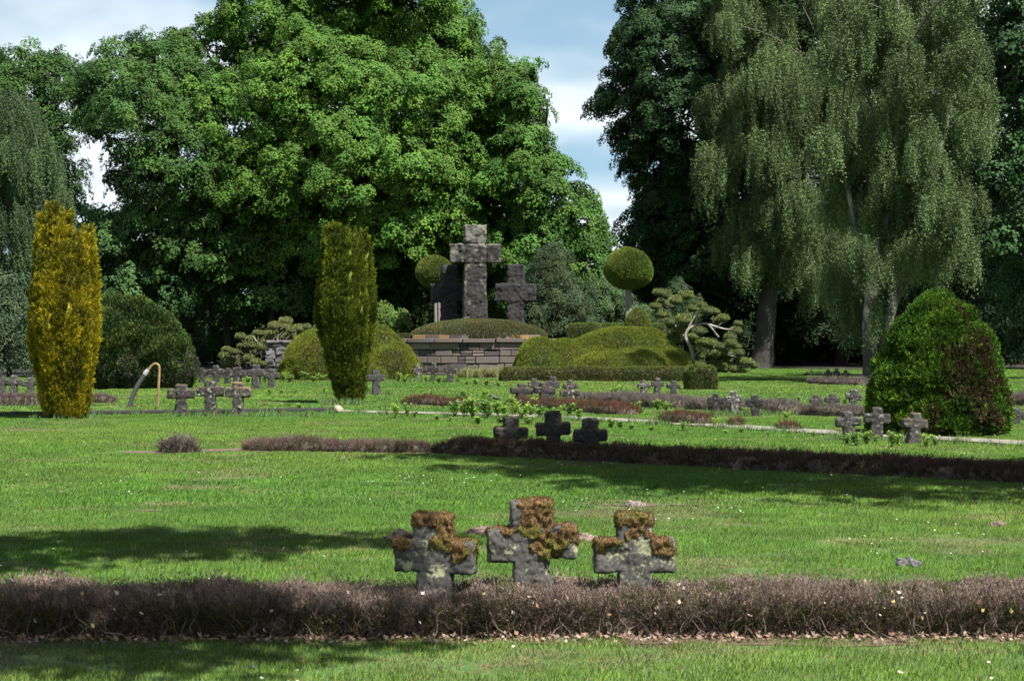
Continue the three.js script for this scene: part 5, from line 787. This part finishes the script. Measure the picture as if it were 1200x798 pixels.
weeds('leafy weed on the lawn side of the path below the small heather clumps', 'weeds along the path end', [[716, 502, 14, 1.2], [728, 503, 12, 1.2], [740, 504, 9, 1.4], [763, 506, 8, 1.5], [802, 506, 14, 0.8], [838, 500, 12], [868, 508, 9, 1.2], [900, 513, 9, 1], [954, 514, 11, 0.8], [851, 510, 7, 1.5]]);
weeds('bright leafy weed growing at the grey heather below the sculpted mound', 'weeds at the grey heather', [[721, 464, 13, 1.3], [731, 463, 13, 1.2], [745, 482, 13, 1.2], [772, 481, 15, 1.3], [780, 482, 14], [875, 486, 10, 1.2], [922, 491, 10, 1.2], [915, 472, 9, 1.2], [938, 472, 9, 1.2], [990, 474, 11]]);
weeds('bright leafy weed hugging the crosses beside the round yew', 'weeds at the round yew', [[992, 522, 17, 1], [1004, 523, 20, 1], [1016, 522, 20, 1], [1026, 520, 12, 1], [1046, 525, 22, 0.9], [1052, 523, 16, 1], [1086, 525, 19, 0.9], [1097, 524, 17, 0.9]]);
weeds('bright leafy weed before the domed mound and stone stub', 'weeds before the domed mound', [[290, 449, 10, 1.2], [310, 449, 9, 1.3], [331, 448, 14, 1.1], [338, 449, 12, 1.2], [357, 447, 13, 1.3], [376, 447, 10, 1.5], [366, 448, 9, 1.4], [316, 463, 9, 0.9], [329, 462, 8, 1], [345, 463, 8, 0.8], [379, 462, 11, 0.7], [350, 482, 11, 1.2], [432, 463, 14, 0.8], [224, 450, 12, 0.9], [181, 484, 10, 0.7], [173, 455, 10]]);
weeds('leafy weed below the retaining wall among the leaning crosses', 'weeds below the wall', [[466, 447, 12, 1.1], [474, 449, 11, 1], [500, 449, 10], [514, 450, 11, 1.1], [520, 449, 9, 1], [546, 452, 8, 1.3], [558, 451, 8, 1.5], [570, 452, 8, 1.3], [584, 453, 7, 1.3]]);
const tuftGeo = grassTile(240, 0.16, 0.5, 1, 0.012, 0.45);
for (const [px, label] of [[548, 'pale yellow grass tuft below the wall, next to the dark leaning cross'], [564, 'pale yellow grass tuft below the wall, between two others'], [579.5, 'pale yellow grass tuft below the wall, next to the low hedge band']]) { const p = groundAt(px, 443), g = thing('ornamental_grass', label, 'grass tuft', p.toArray(), 'pale grass tufts'), k = new Copies(); for (let i = 0; i < 12; i++) { const a = rr(0, 6.28), r = rr(0, 0.17); k.add(Math.cos(a) * r, 0, Math.sin(a) * r, Math.cos(a) * r * 2.4, 1, Math.sin(a) * r * 2.4, a, 0.75, rr(0.36, 0.46), 0.2 * rr(0.9, 1.1), 0.215 * rr(0.9, 1.1), 0.085); } k.build('blades', tuftGeo, grassMat, g); }

// ---------------------------------------------------------------- bent water pipe, stake, bird
{
  const b = groundAt(184, 477), D = b.D, g = thing('bent_water_pipe', 'bent water pipe of black hose and tan tube arching over the lawn', 'pipe', b.toArray()), L = (px, py, r) => { const p = at(px, py, D); return [p.x - b.x, p.y - b.y, 0, r]; };
  mesh('hose', stem([L(150, 480, 0.055), L(154, 467, 0.055), L(160, 453, 0.054), L(170.5, 437, 0.05)], 10, 6, 0), std([0.045, 0.045, 0.048], 0.6), g);
  mesh('hose_clamp', stem([L(169, 439, 0.058), L(171, 436, 0.058), L(173.5, 433.5, 0.05)], 10, 4, 0), std([0.3, 0.3, 0.3], 0.5), g);
  mesh('tube', stem([L(172.5, 434.5, 0.034), L(177, 429, 0.031), L(181.5, 426.2, 0.03), L(185.4, 428.5, 0.03), L(186, 435, 0.03), L(185.2, 452, 0.03), L(184.2, 481, 0.03)], 10, 8, 0.06, (x, y, z) => { const t = 0.8 + 0.9 * fbm(x * 14, y * 9, z * 14, 3); return [t, t, t]; }), std([0.25, 0.165, 0.075], 0.6, { vertexColors: true }), g);
}
{ const p = groundAt(950.5, 447), g = stem([[0, -0.1, 0, 0.035], [0.01, 0.2, 0, 0.034], [0, 0.42, 0, 0.033], [0, 0.425, 0, 0.004]], 6, 2, 0.05), m = mesh('wooden_stake', g, std([0.3, 0.25, 0.19])); m.position.copy(p); tag(m, 'short pale wooden stake at the end of the distant heather bed', 'stake'); }
{
  const p = groundAt(579, 471), k = 1.15, f = (x, y, z) => { let d = sdEll(x * 0.93 + (y - 0.1) * 0.36, (y - 0.105) * 0.93 - x * 0.36 * -1 * 0 + x * 0.3, z, 0.085, 0.045, 0.043); d = smin(d, sdEll(x + 0.075, y - 0.165, z, 0.03, 0.028, 0.026), 0.03); d = smin(d, sdCap(x, y, z, [0.05, 0.085, 0], [0.135, 0.045, 0], 0.022, 0.01), 0.02); d = smin(d, sdCap(x, y, z, [-0.1, 0.163, 0], [-0.132, 0.157, 0], 0.009, 0.002), 0.008); return d; };
  const g = thing('blackbird', 'small black bird standing on the lawn beside the leafy weeds', 'bird', p.toArray()); g.scale.setScalar(k);
  mesh('body', netMesh(f, [-0.16, 0, -0.08], [0.18, 0.23, 0.08], 0.008), std([0.02, 0.021, 0.026], 0.55), g);
  for (const z of [-0.018, 0.018]) mesh('leg', stem([[0.0, 0.075, z, 0.006], [0.01, 0.035, z, 0.004], [0, -0.005, z, 0.004], [-0.03, 0.002, z, 0.003]], 5, 2, 0), std([0.06, 0.05, 0.04]), g);
}
let copies = 0, tris = 0; scene.traverse((o) => { if (o.isInstancedMesh) copies += o.count; else if (o.isMesh) tris += (o.geometry.index ? o.geometry.index.count : o.geometry.attributes.position.count) / 3; }); console.log('copies', copies, 'triangles', tris);
renderer.render(scene, camera);
